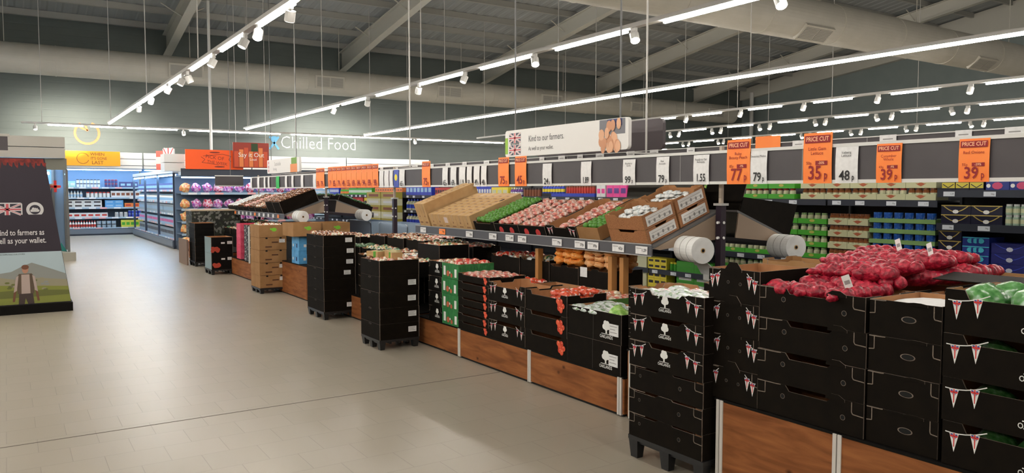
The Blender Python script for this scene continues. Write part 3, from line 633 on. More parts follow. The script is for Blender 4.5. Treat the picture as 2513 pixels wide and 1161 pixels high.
crate_row([(5.03, .60, ('saus', ['saus', 'mix'], 1), 'g', 'behind the lettuce boxes'), (5.66, .60, None, 'u', 'behind the corner-tomato crates'), (6.28, .56, ('red', ['red', 'tom'], 1), 'b', 'behind the empty bunting crates'), (6.80, .44, ('red', ['red', 'red', 'mix'], 1), 'w', 'nearest the red packs'), (7.14, .2, None, 'b', 'at the left end')], 4.22, .525, .20, 'in the second row')
crate_row([(4.42, .55, ('mix', None, 1), 'b', 'at the right end')], 4.22, .53, .15, 'in the second row')
crate_row([(5.40, .45, ('peach', None, 3), 'b', 'of pale oranges'), (5.86, .44, ('orng', None, 3), 'b', 'of deep oranges')], 4.62, .70, .19, 'under the sloping shelf')
crate_row([(6.35, .5, ('green', ['green', 'white', 'mix'], 1), 'b', 'of green packs'), (6.9, .55, ('mix', ['mix', 'red', 'white'], 1), 'b', 'with mixed packs')], 4.62, .70, .22, 'under the sloping shelf')
top('paper_label', MB().box(-.05, .05, -.002, 0, 0, .09).done('price_card', [PAPER]), 'white price card on the front of the pale orange crate', 'label', T(4.425, 5.55, .81) @ FRONT)
for yy, w_ in ((6.24, 'left of the orange heap'), (5.13, 'right of the orange heap'), (4.98, 'last before the open end')):
    top('shelf_post', MB().box(-.03, .03, -.025, .025, 0, .50).done('shelf_post', [mat('ochre_wood', (.42, .19, .05), .5)]), 'ochre wooden post under the sloping shelf, ' + w_, 'post', T(4.41, yy, .285 if False else .53) )

# ------------------------------------------------------------------ pallet stack B
def pal_stack(x, y, w, d, n, h, zp, desc, where, labels, style='plain', proto=None, zlab=None):
    pallet(w, d, zp, 'small black plastic pallet ' + where, T(x, y, 0) @ FRONT)
    for i in range(n):
        e = labels.get(i)
        p = proto(i) if proto else make_black(w, d, h, style, end_label=(e, h * .55) if e is not None else None, seams=False,)
        if not proto: p = p.plus(('hand_slot', hole_print(0, h * .9, -d / 2 - .001, .008, 4)))
        p.place('crate', f'{desc}, {ORD[i] if i < n - 1 else "topmost"} on the pallet {where}', 'crate', T(x + random.uniform(-.003, .003), y, zp + .002 + i * (h + .0015)) @ FRONT, f'crates on the pallet {where}')
    return zp + .002 + (n - 1) * (h + .0015)
zt = pal_stack(3.30, 7.36, .48, .44, 5, .159, .10, 'tall black crate', 'with four white stickers', {0: .14, 1: .14, 2: .14, 3: .14})
fill('mix', T(3.30, 7.36, zt) @ FRONT, .47, .43, .12, 'on the pallet with four white stickers', 1, 3, mix=['brn', 'saus', 'mix'])
KB = MB().box(-.09, .09, -.06, .06, 0, .075, 0).box(.02, .06, -.0615, .0615, 0, .076, 1)
kbm = KB.done('small_box', [KRAFTL, mat('leaf_green_print', (.10, .35, .03), .5)])
for k, (x, y, w_) in enumerate(((3.32, 7.30, 'front'), (3.40, 7.50, 'rear'), (3.22, 7.5, 'left'))): top('small_box', kbm, f'small pale cardboard box with green band on the four-sticker stack, {w_} one', 'box', T(x, y, zt + .155) @ rot_z(-90 + 8 * k))
zt = pal_stack(3.45, 9.50, .62, .42, 7, .134, .10, 'tall black crate', 'with five white stickers', {0: .13, 3: .10, 4: .13, 5: .14, 6: .12})
fill('brn', T(3.45, 9.50, zt) @ FRONT, .61, .41, .11, 'on the pallet with five white stickers', 1, 3, mix=['mix', 'brn'])
def carton_print():
    m = MB(); R = random.Random(2)
    put_text(m, 'Pri-Rose', -.04, -.0005, .07, .045, 0, bold=.02)
    m.disc((.10, 0, .10), .016, 8, mi=0, sx=1.8); m.disc((-.09, -.0, .13), .010, 8, mi=1, sx=1.6); m.disc((.12, -.0, .135), .010, 8, mi=1, sx=1.6)
    return m
def proto_kraft(i):
    p = make_black(.52, .42, .195, 'plain', out=KRAFT, inn=KRAFT, edge=KRAFT, seams=False)
    m = MB()
    if i == 4: m.disc((.02, 0, .12), .03, 10, mi=2, sx=1.4).disc((-.03, -.0003, .13), .015, 8, mi=2)
    else:
        m.box(-.12, -.02, -.001, 0, .04, .06).box(-.02, .08, -.001, 0, .11, .13).disc((-.10, -.001, .185), .012, 8, mi=1, sx=1.6).disc((.12, -.001, .185), .012, 8, mi=1, sx=1.6)
    m.box(-.2, .2, -.0008, 0, .001, .004, 3)
    P = [('printed_mark', m.done('printed_mark', [mat('brown_ink', (.10, .035, .012), .6), HOLE, mat('lime_print', (.20, .55, .03), .5), mat('brown_fold', (.16, .07, .03), .7)]), rot_z(90) @ T(0, -.261, 0))]
    if i in (0, 1, 3): P.append(('paper_label', paper_label(.14, .14, -.2615), rot_z(90)))
    return p.plus(*P)
zt = pal_stack(3.46, 12.36, .52, .42, 5, .196, .085, 'brown cardboard box with dark print', 'of brown boxes', {}, proto=proto_kraft)
fill('green', T(3.46, 12.36, zt) @ FRONT, .5, .4, .15, 'in the top brown box', 1, 3, mix=['green', 'mix'])
# brown box and blue boxes on the stand behind
for k, (xx, yy, zz) in enumerate(((3.70, 11.42, .93), (4.15, 11.42, .93))):
    proto_kraft(4).place('crate', 'brown box with lime green logo ' + ('right of the brown pallet stack' if k == 0 else 'in the second row behind'), 'crate', T(xx, yy, zz) @ FRONT)
BLUEC = noisy('blue_card', [(.07, .30, .62), (.14, .46, .80)], 12, .5)
def proto_blue(h):
    m = MB().box(-.12, -.08, -.001, 0, .05, .09).box(.04, .09, -.001, 0, .04, .10, 1).disc((0, -.001, .10), .010, 8, mi=1)
    return make_black(.34, .38, h, 'plain', out=BLUEC, inn=BLUEC, edge=BLUEC, seams=False).plus(('printed_mark', m.done('blue_print', [WHITE, mat('navy_ink', (.01, .03, .15), .5)]), T(0, -.191, 0)), ('printed_mark', m.done('blue_print', [WHITE, INK]), rot_z(90) @ T(0, -.171, 0)))
stack(proto_blue(.20), 3.80, 11.46, .512, .2015, 2, 'light blue printed box', 'below the brown box with lime logo', 'light blue boxes')
stack(proto_blue(.20), 4.22, 11.46, .512, .2015, 2, 'light blue printed box', 'of the hidden second row', 'hidden light blue boxes')
proto_blue(.13).place('crate', 'small light blue box lying on the black crates', 'crate', T(3.85, 10.35, .86) @ FRONT)
stack(make_black(.60, .40, .134, 'plain', seams=False), 3.83, 10.55, .302, .136, 4, 'black tray', 'of the stack left of the five-sticker pallet', 'black trays beside the blue boxes')

# ------------------------------------------------------------------ farther stacks on the aisle side
FLW = film('flowerprint', [(.012, .01, .01), (.012, .01, .01), (.02, .02, .02), (.45, .44, .42)], 26, r=.6)
PINKC = noisy('pink_card', [(.60, .03, .09), (.78, .12, .20)], 16, .5)
stack(make_black(.30, .38, .128, 'plain', out=FLW, edge=FLW, seams=False), 3.80, 14.30, .335, .130, 5, 'black box with pale leaf print', 'beside the pink boxes', 'leaf-print boxes')
stack(make_black(.30, .38, .13, 'plain', out=PINKC, inn=PINKC, edge=PINKC, seams=False), 3.80, 14.85, .335, .132, 5, 'bright pink printed box', 'of the pink stack', 'bright pink boxes')
top('corner_board', MB().box(-.015, .015, -.02, 0, 0, .66).done('corner_board', [WHITE]), 'white upright edge strip left of the brown pallet boxes', 'board', T(3.60, 14.02, .31) @ FRONT)
pallet(.60, .42, .10, 'small black plastic pallet under the boxes with strawberry-red fruit', T(3.43, 15.66, 0) @ FRONT)
def proto_red(i):
    m = MB(); R = random.Random(i)
    for k in range(8): m.disc((-.12 + R.uniform(-.07, .07), -.0003 * k, .075 + R.uniform(-.03, .03)), .035, 10, mi=0)
    m.box(-.02, .05, 0, .002, .18, .21, 1)
    p = make_black(.56, .40, .305, 'plain', end_label=(.14, .20), seams=False, out=BLACK2)
    m2 = MB().box(-.28, .28, -.003, 0, 0, .304)
    return p.plus(('tomato_print', m.done('tomato_print', [mat('print_tomato', (.50, .06, .03), .5), WHITE]), rot_z(90) @ T(0, -.283, 0)), ('side_panel', m2.done('side_panel', [mat('pale_blue_grey', (.22, .30, .31), .4)]), T(0, -.2, 0)))
for i in range(2): proto_red(i).place('crate', f'{["lower", "upper"][i]} black crate with red fruit picture and pale blue side, far pallet', 'crate', T(3.43, 15.66, .102 + i * .307) @ FRONT, 'red fruit crates on the far pallet')
pallet(.60, .42, .10, 'small black plastic pallet under the tall pile of thin black trays', T(3.50, 17.55, 0) @ FRONT)
stack(make_black(.58, .40, .080, 'plain', seams=False, out=BLACK2), 3.50, 17.55, .102, .0815, 10, 'thin black tray', 'of the tall pile on the far pallet', 'thin black trays on the far pallet')
top('partition_board', MB().box(-.46, .46, -.015, .015, 0, .55).done('partition_board', [mat('dull_brown_board', (.22, .14, .10), .6)]), 'plain brown board standing at the far end of the produce stand', 'board', T(3.22, 18.1, 0) @ FRONT)
LEAFD = film('plantleaf', [(.01, .012, .008), (.015, .015, .01), (.03, .035, .02), (.20, .20, .18)], 22, r=.6)
tb = MB().box(-.55, .55, -.35, .35, .60, .63, 1).box(-.53, .53, -.33, .33, 0, .60)
top('display_table', tb.done('display_table', [LEAFD, mat('pale_wood_top', (.52, .42, .30), .5)]), 'dark display bin with pale wooden top at the far end of the stand', 'display bin', T(3.96, 18.55, .55))
# rows of crates on the rest of the low stand and beyond
def far_rows():
    R = random.Random(21); kinds = ['mix', 'brn', 'saus', 'green', 'white', 'brn', 'mix', 'grn2']
    pc = make_black(.52, .38, .13, 'step', seams=False); pw = make_black(.52, .38, .13, 'plain', seams=False)
    rows = [(3.82, 7.95, 9.05, .302, 4, 0), (4.25, 7.6, 10.6, .302, 4, 1), (4.66, 7.6, 10.7, .302, 5, 1), (4.66, 10.95, 12.35, .512, 3, 1), (4.22, 12.7, 13.9, .332, 4, 1), (4.66, 13.0, 18.8, .402, 4, 1), (4.25, 14.3, 18.0, .402, 3, 1), (5.1, 9.2, 10.8, .302, 5, 1)]
    for r_, (x, ya, yb, z0, n, vis) in enumerate(rows):
        cnt = max(1, int((yb - ya) / .54)); st = (yb - ya) / cnt
        for c in range(cnt):
            y = ya + st * (c + .5); nn = n
            for i in range(nn):
                if i == nn - 1 or r_ == 0: pc.place('crate', f'black crate in {["the front row", "the second row", "the third row", "the third row left", "the brown box row", "the far third row", "the far second row", "the fourth row"][r_]} of the farther produce stand', 'crate', T(x, y, z0 + i * .132 + .001) @ FRONT, f'crates in row {r_} of the farther stand')
            k = kinds[R.randrange(len(kinds))]
            fill(k, T(x, y, z0 + (nn - 1) * .132) @ FRONT, .51, .37, .09, 'in the crates of the farther produce stand', 1, c, mix=[k, k, 'mix'])
        if r_: block(f'dark block under row of crates on the farther stand, {NTH[r_]} of them', x - .19, x + .19, ya, yb, z0, z0 + (n - 1) * .132)
far_rows()
ob_boards = []
for k, (x, y, c, w_) in enumerate(((4.14, 7.75, 'brown and green', 'left of the green printed boxes'), (3.83, 7.75, 'brown', 'right behind the four-sticker pallet'))):
    p = make_black(.52, .38, .17, 'plain', out=BLACK2, seams=False)
    p.place('crate', f'black crate with cardboard divider {w_}', 'crate', T(x, y, .832 if k == 0 else .66) @ FRONT)
    fill('green' if k == 0 else 'mix', T(x, y, .832 if k == 0 else .66) @ FRONT, .5, .37, .12, f'in the crate {w_}', 1, k, mix=['green', 'mix', 'white'])

# ------------------------------------------------------------------ sloping upper shelves, front and far, both sides
TL = math.radians(20)
def shelf_M(y, u=0, n=0, side=1):
    """matrix of a thing on the sloping shelf: local x along the shelf, local y up the slope"""
    cx = 4.36 if side == 1 else 6.14
    ux, uz = math.cos(TL) * side, math.sin(TL); nx, nz = -math.sin(TL) * side, math.cos(TL)
    px, pz = cx + ux * u + nx * n, 1.155 + uz * u + nz * n
    M = Matrix(((0, ux, nx, px), (-side, 0, 0, y), (0, uz, nz, pz), (0, 0, 0, 1)))
    return M
def sloping_shelf(label, y0, y1, side=1):
    L = y1 - y0; yc = (y0 + y1) / 2
    M = shelf_M(yc, 0, 0, side)
    m = MB().box(-L / 2, L / 2, 0, .82, -.022, -.004)
    o = top('sloping_shelf', m.done('sloping_shelf', [mat('shelf_steel', (.16, .16, .16), .4, .4)]), label, 'shelf', M)
    lip = MB().box(-L / 2, L / 2, -.012, .0, -.085, .012).box(-L / 2, L / 2, -.016, -.012, .006, .014, 1).box(-L / 2, L / 2, -.016, -.012, -.088, -.080, 1)
    TI = T(0, 0, 0) @ Matrix.Rotation(-TL, 4, 'X')
    ob('price_edge', lip.done('price_edge', [LIP, mat('edge_light', (.45, .45, .45), .35, .5)]), o, TI)
    tri = MB()
    for sx in (-1, 1):
        x = sx * L / 2
        tri = MB().add([(x - .006, 0, -.025), (x - .006, .80, -.025), (x - .006, .76, -.24), (x - .006, .06, -.06), (x + .006, 0, -.025), (x + .006, .80, -.025), (x + .006, .76, -.24), (x + .006, .06, -.06)], [(0, 1, 2, 3), (7, 6, 5, 4), (0, 4, 5, 1), (1, 5, 6, 2), (2, 6, 7, 3), (3, 7, 4, 0)])
        ob('shelf_bracket', tri.done('shelf_bracket', [mat('bracket_tan', (.33, .24, .17), .5)]), o)
    return o
sh1 = sloping_shelf('sloping grey shelf over the tomatoes and oranges, front edge with price labels', 4.58, 8.88)
sh2 = sloping_shelf('sloping shelf on the far half of the produce stand', 14.45, 18.9)
sh3 = sloping_shelf('sloping shelf on the hidden far side of the stand, behind the cut-out dark crates', 4.58, 8.88, -1)
sh4 = sloping_shelf('sloping shelf on the far side of the farther stand half', 14.45, 18.9, -1)
def shelf_tag(sh, yc_sh, y, wd, txt, colr, k):
    m = MB().box(-wd / 2, wd / 2, -.003, 0, -.072, -.008)
    if txt: put_text(m, txt, wd * .22, -.0036, -.04, .034, 1, bold=.02)
    m.quad((-wd * .42, -.0036, -.028), (0, -.0036, -.028), (0, -.0036, -.022), (-wd * .42, -.0036, -.022), mi=2)
    ob('price_label', m.done('price_label', [colr, INK, GREYINK]), sh, Matrix.Rotation(-TL, 4, 'X') @ T(-(y - yc_sh), -.018, 0))
for k, (a, b, t) in enumerate(((8.763, 8.537, '1.19'), (8.32, 7.979, '79p'), (7.621, 7.383, '50p'), (7.105, 6.9, '89p'), (6.777, 6.57, '1.49'), (6.523, 6.361, '69p'), (5.95, 5.753, '79p'), (5.586, 5.42, '59p'), (5.40, 5.231, '89p'), (5.056, 4.90, '62p'), (4.76, 4.62, '1.29'))):
    shelf_tag(sh1, 6.73, (a + b) / 2, min(.15, a - b), t, ORANGE if k == 1 else PAPER, k)
for k in range(12): shelf_tag(sh2, 16.675, 14.8 + k * .33, .12, '', PAPER if k % 5 else ORANGE, k)
# cartons lying on the slope
def carton_mesh(w, d, h, name='carton'):
    m = MB().box(-w / 2, w / 2, 0, d, 0, h, 0)
    m.box(-w * .06, w * .06, -.0006, d + .0006, h, h + .0006, 1).box(-w * .06, w * .06, -.0008, 0, h * .55, h, 1)
    me = m.done(name, [KRAFTL, mat('tape', (.50, .33, .17), .35), mat('brown_ink', (.10, .035, .012), .6)]); return me
def carton_parts(w, d, h, side=False):
    m = MB()
    m.disc((0, -.0012, h * .45), .012, 8, mi=0); m.box(-w * .25, w * .25, -.0012, 0, h * .15, h * .22)
    P = [('printed_mark', m.done('printed_mark', [mat('faded_ink', (.25, .12, .05), .7)]))]
    m = MB(); R = random.Random(int(w * 100))
    for k in range(7):
        y = d * (.12 + k * .12); m.box(-w * .34, -w * .34 + w * R.uniform(.2, .6), y, y + .02, h + .0003, h + .0008)
    P.append(('printed_text', m.done('printed_text', [mat('faded_ink', (.25, .12, .05), .7)])))
    if side:
        m = MB()
        for k in range(4):
            y = d * (.1 + k * .22); m.box(w / 2, w / 2 + .0008, y, y + .02, h * .3, h * .7); m.box(w / 2, w / 2 + .0008, y + .03, y + .05, h * .3, h * .6)
        P.append(('printed_text', m.done('printed_text', [mat('faded_ink', (.25, .12, .05), .7)])))
    return P
tall = Proto(carton_mesh(.132, .78, .30), carton_parts(.132, .78, .30))
for i in range(2): tall.place('carton', f'tall narrow pale carton lying on the slope, {["leftmost of all", "second from the left"][i]}', 'carton', shelf_M(8.70 - i * .136, .01, 0))
flat = carton_mesh(.163, .74, .172)
for i in range(6):
    o = Proto(flat, carton_parts(.163, .74, .172, i == 5)).place('carton', f'lower pale carton on the slope, {["next to the tall pair", "second from the tall pair", "third from the tall pair", "fourth from the tall pair", "fifth from the tall pair", "nearest with its long side showing"][i]}', 'carton', shelf_M(8.37 - i * .166, .01, 0))
    if i == 2: ob('paper_label', MB().box(-.04, .04, -.002, 0, .07, .14).done('paper_label', [mat('pinkish_label', (.75, .62, .58), .6)]), o)
    if i == 5: ob('hand_hole', MB().disc((0, 0, 0), .04, 12, sx=.6).done('hand_hole', [HOLE]), o, T(.03, .50, .1735) @ Matrix.Rotation(math.radians(-90), 4, 'X'))
pU = make_black(.42, .74, .115, 'dip', seams=False, out=BLACK)
cr = pU.place('crate', 'black crate of green limes on the slope beside the pale cartons', 'crate', shelf_M(7.19, .38, 0) )
fill('lime', shelf_M(7.19, .38, 0), .40, .72, .085, 'in the crate beside the pale cartons', 1, 2, 1.2)
apple = MB()
for i, dx in enumerate((-.10, .10)): apple.disc((dx, 0, .03), .04, 14, mi=0)
apm = apple.done('fruit_print', [mat('apple_red', (.62, .05, .05), .5)])
pV = make_black(.455, .74, .10, 'plain', seams=False, out=BLACK2).plus(('fruit_print', apm, T(0, -.3712, 0)))
for i, yy in enumerate((6.76, 6.29)):
    pV.place('crate', f'black crate with red apple print and pinkish packs, {["left", "right"][i]} one on the slope', 'crate', shelf_M(yy, .385, 0), 'apple print crates on the slope')
    fill('saus', shelf_M(yy, .385, 0), .45, .72, .075, 'on the slope in the apple-print crates', 1, i)
pW = make_black(.46, .74, .12, 'wave', bunt=True, seams=False)
pW.place('crate', 'bunting crate with brown inside holding a few pinkish packs on the slope', 'crate', shelf_M(5.80, .385, 0))
fill('saus', shelf_M(5.80, .385, 0) @ T(.05, 0, 0), .32, .70, .07, 'in the bunting crate on the slope', 1, 7)
pW2 = make_black(.30, .74, .12, 'plain', seams=False, out=KRAFT, edge=KRAFT)
pW2.place('crate', 'brown crate of green avocados on the slope', 'crate', shelf_M(5.40, .385, 0)); fill('lime', shelf_M(5.40, .30, 0), .29, .50, .075, 'in the brown avocado crate', 1, 5, 1.0)
WOVEN = noisy('woven_print', [(.20, .07, .025), (.42, .19, .08), (.30, .12, .045)], 60, .55, stretch=(1, 1, 2.4))
def woven():
    p = Proto(tray_mesh(.46, .365, .125, 'wave', WOVEN, BROWNIN, KRAFT))
    m = MB().box(-.15, .15, -.002, 0, .02, .105, 0); R = random.Random(4)
    for k in range(5): m.disc((-.12 + .06 * k, -.0025, .06 + R.uniform(-.015, .015)), .016, 7, mi=1, sx=.8)
    for k in range(3): m.quad((-.13, -.0026, .03 + .025 * k), (.12, -.0026, .03 + .025 * k), (.12, -.0026, .033 + .025 * k), (-.13, -.0026, .033 + .025 * k), mi=1)
    return p.plus(('printed_sticker', m.done('printed_sticker', [WHITE, GREYINK]), rot_z(90) @ T(0, -.232, 0)))
pWv = woven()
for i, (u, n, w_) in enumerate(((.19, 0, 'lower front'), (.19, .128, 'upper front'), (.575, 0, 'lower back'), (.575, .128, 'upper back'))):
    pWv.place('crate', f'woven-pattern brown crate with white sticker, {w_} of four at the shelf end', 'crate', shelf_M(4.86, u, n), 'woven-pattern crates')
    if n: fill('white', shelf_M(4.86, u, n) @ T(-.03, .02, 0), .33, .27, .045, f'in the {w_} woven-pattern crate', 2, i, 1.0, mound=1)
# dark crates on the back side, seen over the ridge and past the end
pD = make_black(.46, .74, .24, 'dip', seams=False); pE0 = make_black(.46, .74, .10, 'dip', seams=False)
top('cut_box', MB().wall([(0, 0), (.74, 0), (.74, .14), (.62, .16), (.55, .22), (.40, .24), (.33, .31), (.12, .33), (0, .33)], (.235, 0), (.235, .74), .006).wall([(0, 0), (.46, 0), (.46, .14), (0, .14)], (-.23, 0), (.23, 0), .006).wall([(0, 0), (.46, 0), (.46, .33), (0, .33)], (.23, .74), (-.23, .74), .006).wall([(0, 0), (.74, 0), (.74, .33), (0, .14)], (-.23, .74), (-.23, 0), .006).box(-.23, .23, 0, .74, .001, .007).done('cut_box', [BLACK, BROWNIN, EDGE]),
    'big dark box with torn top leaning down the far slope, right of the middle post', 'box', shelf_M(4.84, .02, 0, -1) @ Matrix.Diagonal((-1, 1, 1, 1)) if False else shelf_M(4.84, .02, 0, -1))
for i, yy in enumerate((5.35, 5.84, 6.33, 6.82, 7.31, 7.8, 8.3)):
    (pD if i < 2 else pE0).place('crate', f'dark crate on the far slope, {NTH[i]} from the open end' if i else 'tall dark crate on the far slope, first behind the torn box', 'crate', shelf_M(yy, .385, 0, -1), 'dark crates on the far slope')
for i, yy in enumerate((5.2, 5.72)):
    top('cardboard_sheet', MB().box(-.25, .25, -.006, .006, 0, .30).done('crate_lid', [noisy('grey_brown_board', [(.055, .047, .035), (.068, .058, .044)], 8, .6)]), f'upright grey-brown cardboard lid behind the woven crates, {["right", "left"][i]} one', 'cardboard', T(5.30, yy, 1.42) @ FRONT @ Matrix.Rotation(-.18, 4, 'X'))
pE = make_black(.46, .74, .12, 'dip', seams=False)
for i, yy in enumerate((14.8, 15.28)):
    make_black(.46, .74, .24, 'plain', seams=False).place('crate', f'deep dark crate on the farther sloping shelf, {["nearest the bag roll", "second from the bag roll"][i]}', 'crate', shelf_M(yy, .385, 0))
    fill('brn', shelf_M(yy, .385, 0), .44, .72, .22, 'in the deep dark crates of the farther shelf', 1, i)
for i, yy in enumerate((15.76, 16.24, 16.72, 17.2, 17.68, 18.16, 18.6)):
    pE.place('crate', f'black crate on the farther sloping shelf, {NTH[i]} from the deep crates' if i else 'black crate on the farther sloping shelf, next to the deep crates', 'crate', shelf_M(yy, .385, 0), 'crates on the farther sloping shelf')
    kk = ['brn', 'mix', 'brn', 'saus', 'brn', 'white', 'white'][i]; fill(kk, shelf_M(yy, .385, 0), .45, .72, .09, 'on the farther sloping shelf', 1, i)
for i, yy in enumerate((14.75, 15.25, 15.75, 16.25, 16.75)):
    pE.place('crate', f'crate of dark greens on the far-side shelf, {NTH[i]} from its near end' if i else 'black crate with dark greens at the near end of the farther far-side shelf', 'crate', shelf_M(yy, .385, 0, -1), 'crates with dark greens')
    fill('grn2', shelf_M(yy, .385, 0, -1), .45, .72, .10, 'in crates on the far side of the farther shelf', 1, i)

# bag rolls on brackets
FILM = noisy('bag_film', [(.80, .80, .78), (.90, .90, .88)], 14, .35, stretch=(1, 6, 1), spec=.6)
def bag_roll(label, x, y, z, r=.106, L=.27, ang=-14, tail=True):
    m = MB(); m.cyl((0, -L / 2, 0), (0, L / 2, 0), r, 28)
    for yy in (-L * .2, L * .15): m.cyl((0, yy, 0), (0, yy + .004, 0), r + .0015, 28, 1, cap=1)
    o = top('bag_roll', m.done('bag_roll', [FILM, GREYINK]), label, 'roll', T(x, y, z) @ rot_z(ang))
    ob('roll_core', MB().cyl((0, -L / 2 - .003, 0), (0, -L / 2 + .02, 0), .020, 12, 0).cyl((0, -L / 2 - .004, 0), (0, -L / 2, 0), .013, 12, 1).done('roll_core', [KRAFTL, HOLE]), o)
    if tail:
        t = MB(); P = [(r * .5, -r * .86), (r * .9, -r * 1.3), (r * 1.5, -r * 2.0), (r * 1.7, -r * 2.5)]
        for a, b in zip(P[:-1], P[1:]): t.box(0, 0, 0, 0, 0, 0).add([(a[0], -.1, a[1]), (b[0], -.13, b[1]), (b[0], .13, b[1]), (a[0], .1, a[1]), (a[0], -.1, a[1] - .004), (b[0], -.13, b[1] - .004), (b[0], .13, b[1] - .004), (a[0], .1, a[1] - .004)], [(0, 1, 2, 3), (7, 6, 5, 4), (0, 4, 5, 1), (3, 2, 6, 7)])
        ob('loose_bag', t.done('loose_bag', [FILM]), o)
    ob('roll_bracket', MB().box(-.008, .008, -L / 2, L / 2, -.008, .008).done('roll_bracket', [ALU]), o)
bag_roll('white roll of plastic bags left of the middle post', 4.66, 4.42, 1.125)
bag_roll('white roll of plastic bags right of the middle post', 5.83, 4.42, 1.105, tail=False)
bag_roll('white bag roll at the near end of the farther shelf', 4.60, 14.27, 1.12, .11, .34, 0)
bag_roll('white bag roll on the far side of the farther stand', 5.86, 14.28, 1.13, .11, .34, 0, False)

# ------------------------------------------------------------------ posts and overhead price rails
PURP = mat('purple_black_steel', (.030, .018, .030), .35, .3)
def stand_post(label, y, z0=.5):
    m = MB().box(5.07, 5.13, y - .03, y + .03, z0, 1.49)
    o = top('stand_post', m.done('stand_post', [PURP]), label, 'post')
    ob('rail_support', MB().box(5.085, 5.115, y - .014, y + .014, 1.49, 1.98).done('rail_support', [mat('tan_steel', (.46, .38, .30), .4)]), o)
    ob('post_cap', MB().box(5.055, 5.145, y - .045, y + .045, 1.475, 1.495).done('post_cap', [ALU]), o)
    for z in (1.33, 1.20): ob('bolt', MB().cyl((5.07, y - .006, z), (5.05, y - .006, z), .012, 8).cyl((5.10, y - .032, z), (5.10, y - .04, z), .012, 8).done('bolt', [WHITE]), o)
    return o
stand_post('middle dark post between the two bag rolls, holding the price rail', 4.53, .287)
stand_post('thin dark post beside the pale cartons, holding the price rail', 11.15, .512)
stand_post('dark post near the farther bag roll', 14.25, .332)
stand_post('dark post at the far end of the produce stand', 18.95, .402)
def rail(label, x, y0, y1, z0, z1, e=.012):
    m = MB().box(x - .012, x + .012, y0, y1, z0, z1)
    o = top('price_rail', m.done('price_rail', [CHALK]), label, 'price rail')
    ob('rail_edge', MB().box(x - .020, x + .020, y0, y1, z1 - e, z1 + e).done('rail_edge', [WPAINT]), o)
    ob('rail_edge', MB().box(x - .020, x + .020, y0, y1, z0 - e, z0 + e).done('rail_edge', [WPAINT]), o)
    y = y0 + 1.2
    while y < y1 - .3: ob('rail_joint', MB().box(x - .014, x - .012, y - .003, y + .003, z0, z1).done('rail_joint', [GREYINK]), o); y += 1.25
    return o
rail('long charcoal price rail above the near side of the produce stand', 5.0, 1.2, 19.2, 1.668, 1.925)
rail('second price rail seen behind and just above the first', 5.5, 1.0, 19.2, 1.765, 2.008, .004)
r_ = rail('short blank charcoal board at the far end of the price rails', 0, 0, .66, 1.72, 1.965); r_.matrix_local = T(4.86, 19.42, 0) @ rot_z(90); ob('hanging_rod', MB().cyl((0, .3, 1.97), (0, .3, roof_z(19.4) - .02), .008, 6).done('hanging_rod', [mat('rod_grey', (.16, .16, .16), .6)]), r_)
for y in (5.62, 10.9, 16.5):
    struct('trim_2', MB().cyl((5.25, y, 1.97), (5.25, y, roof_z(y) - .02), .011, 6).box(5.0, 5.5, y - .01, y + .01, 1.96, 1.975).done('rail_rod', [TRACK]))
# tickets
def ticket(label, y0, y1, ztop, kind, price='', name='', x=4.976, zb=1.655, was='', pct=''):
    """y0 far edge, y1 near edge; faces the aisle"""
    w_ = y0 - y1; h = ztop - zb
    m = MB(); n = 6; cv = .006
    fr, bk = [], []
    for i in range(n + 1):
        z = h * i / n; yy = -cv * math.sin(math.pi * i / n)
        fr += [(-w_ / 2, yy, z), (w_ / 2, yy, z)]; bk += [(-w_ / 2, yy + .002, z), (w_ / 2, yy + .002, z)]
    fs = [(2 * i, 2 * i + 1, 2 * i + 3, 2 * i + 2) for i in range(n)]
    m.add(fr, fs); m.add(bk, [tuple(reversed(f)) for f in fs])
    m.add(fr + bk, [(2 * i + 1, 2 * i + 1 + 14, 2 * i + 3 + 14, 2 * i + 3) for i in range(n)])
    M = T(x, (y0 + y1) / 2, zb) @ FRONT
    colr = {'o': ORANGE, 'w': PAPER, 'g': mat('green_ticket', (.03, .45, .10), .6), 'b': mat('blue_ticket', (.06, .09, .40), .6)}[kind]
    o = top('price_ticket', m.done('price_ticket', [colr]), label, 'price ticket', M)
    t = MB(); f = -.0095; ink = 1 if kind == 'o' else 0
    s = min(w_ * .70, h * .38); q = lambda t_, k: min(.9, w_ * k / (max(1, len(t_)) * .56 * s))
    if kind == 'o':
        b = MB().box(-w_ * .44, w_ * .44, -.0088, -.0080, h * .80, h * .945)
        put_text(b, 'PRICE CUT', 0, -.0092, h * .872, w_ * .19, 1, bold=.015, sx=.86 * 1.0); ob('banner', b.done('banner', [DKRED, mat('peach_ink', (.95, .50, .28), .6)]), o)
        if pct: 
            b = MB().box(-w_ * .05, w_ * .36, -.0088, -.0080, h * .36, h * .445); put_text(b, pct, w_ * .15, -.0092, h * .402, w_ * .11, 1, bold=.02); ob('discount_box', b.done('discount_box', [DKRED, mat('peach_ink', (.95, .50, .28), .6)]), o)
            put_text(t, was, -w_ * .28, f, h * .40, w_ * .13)
    if price:
        if price.endswith('p'):
            put_text(t, price[:-1], -w_ * .07, f, h * .20, s, sx=q(price[:-1], .55), bold=.015); put_text(t, 'p', w_ * .31, f, h * .16, s * .6, sx=.7, bold=.015)
        else: put_text(t, price, 0, f, h * .22, s * .95, sx=q(price, .85), bold=.015)
    if name:
        parts = name.split('/')
        for i, q in enumerate(parts): put_text(t, q, 0, f, h * ((.68 if kind == 'o' else .84) - i * .085), min(w_ * .145, .035))
    if t.v: ob('ticket_lettering', t.done('ticket_lettering', [DKRED if kind == 'o' else INK]), o)
    return o
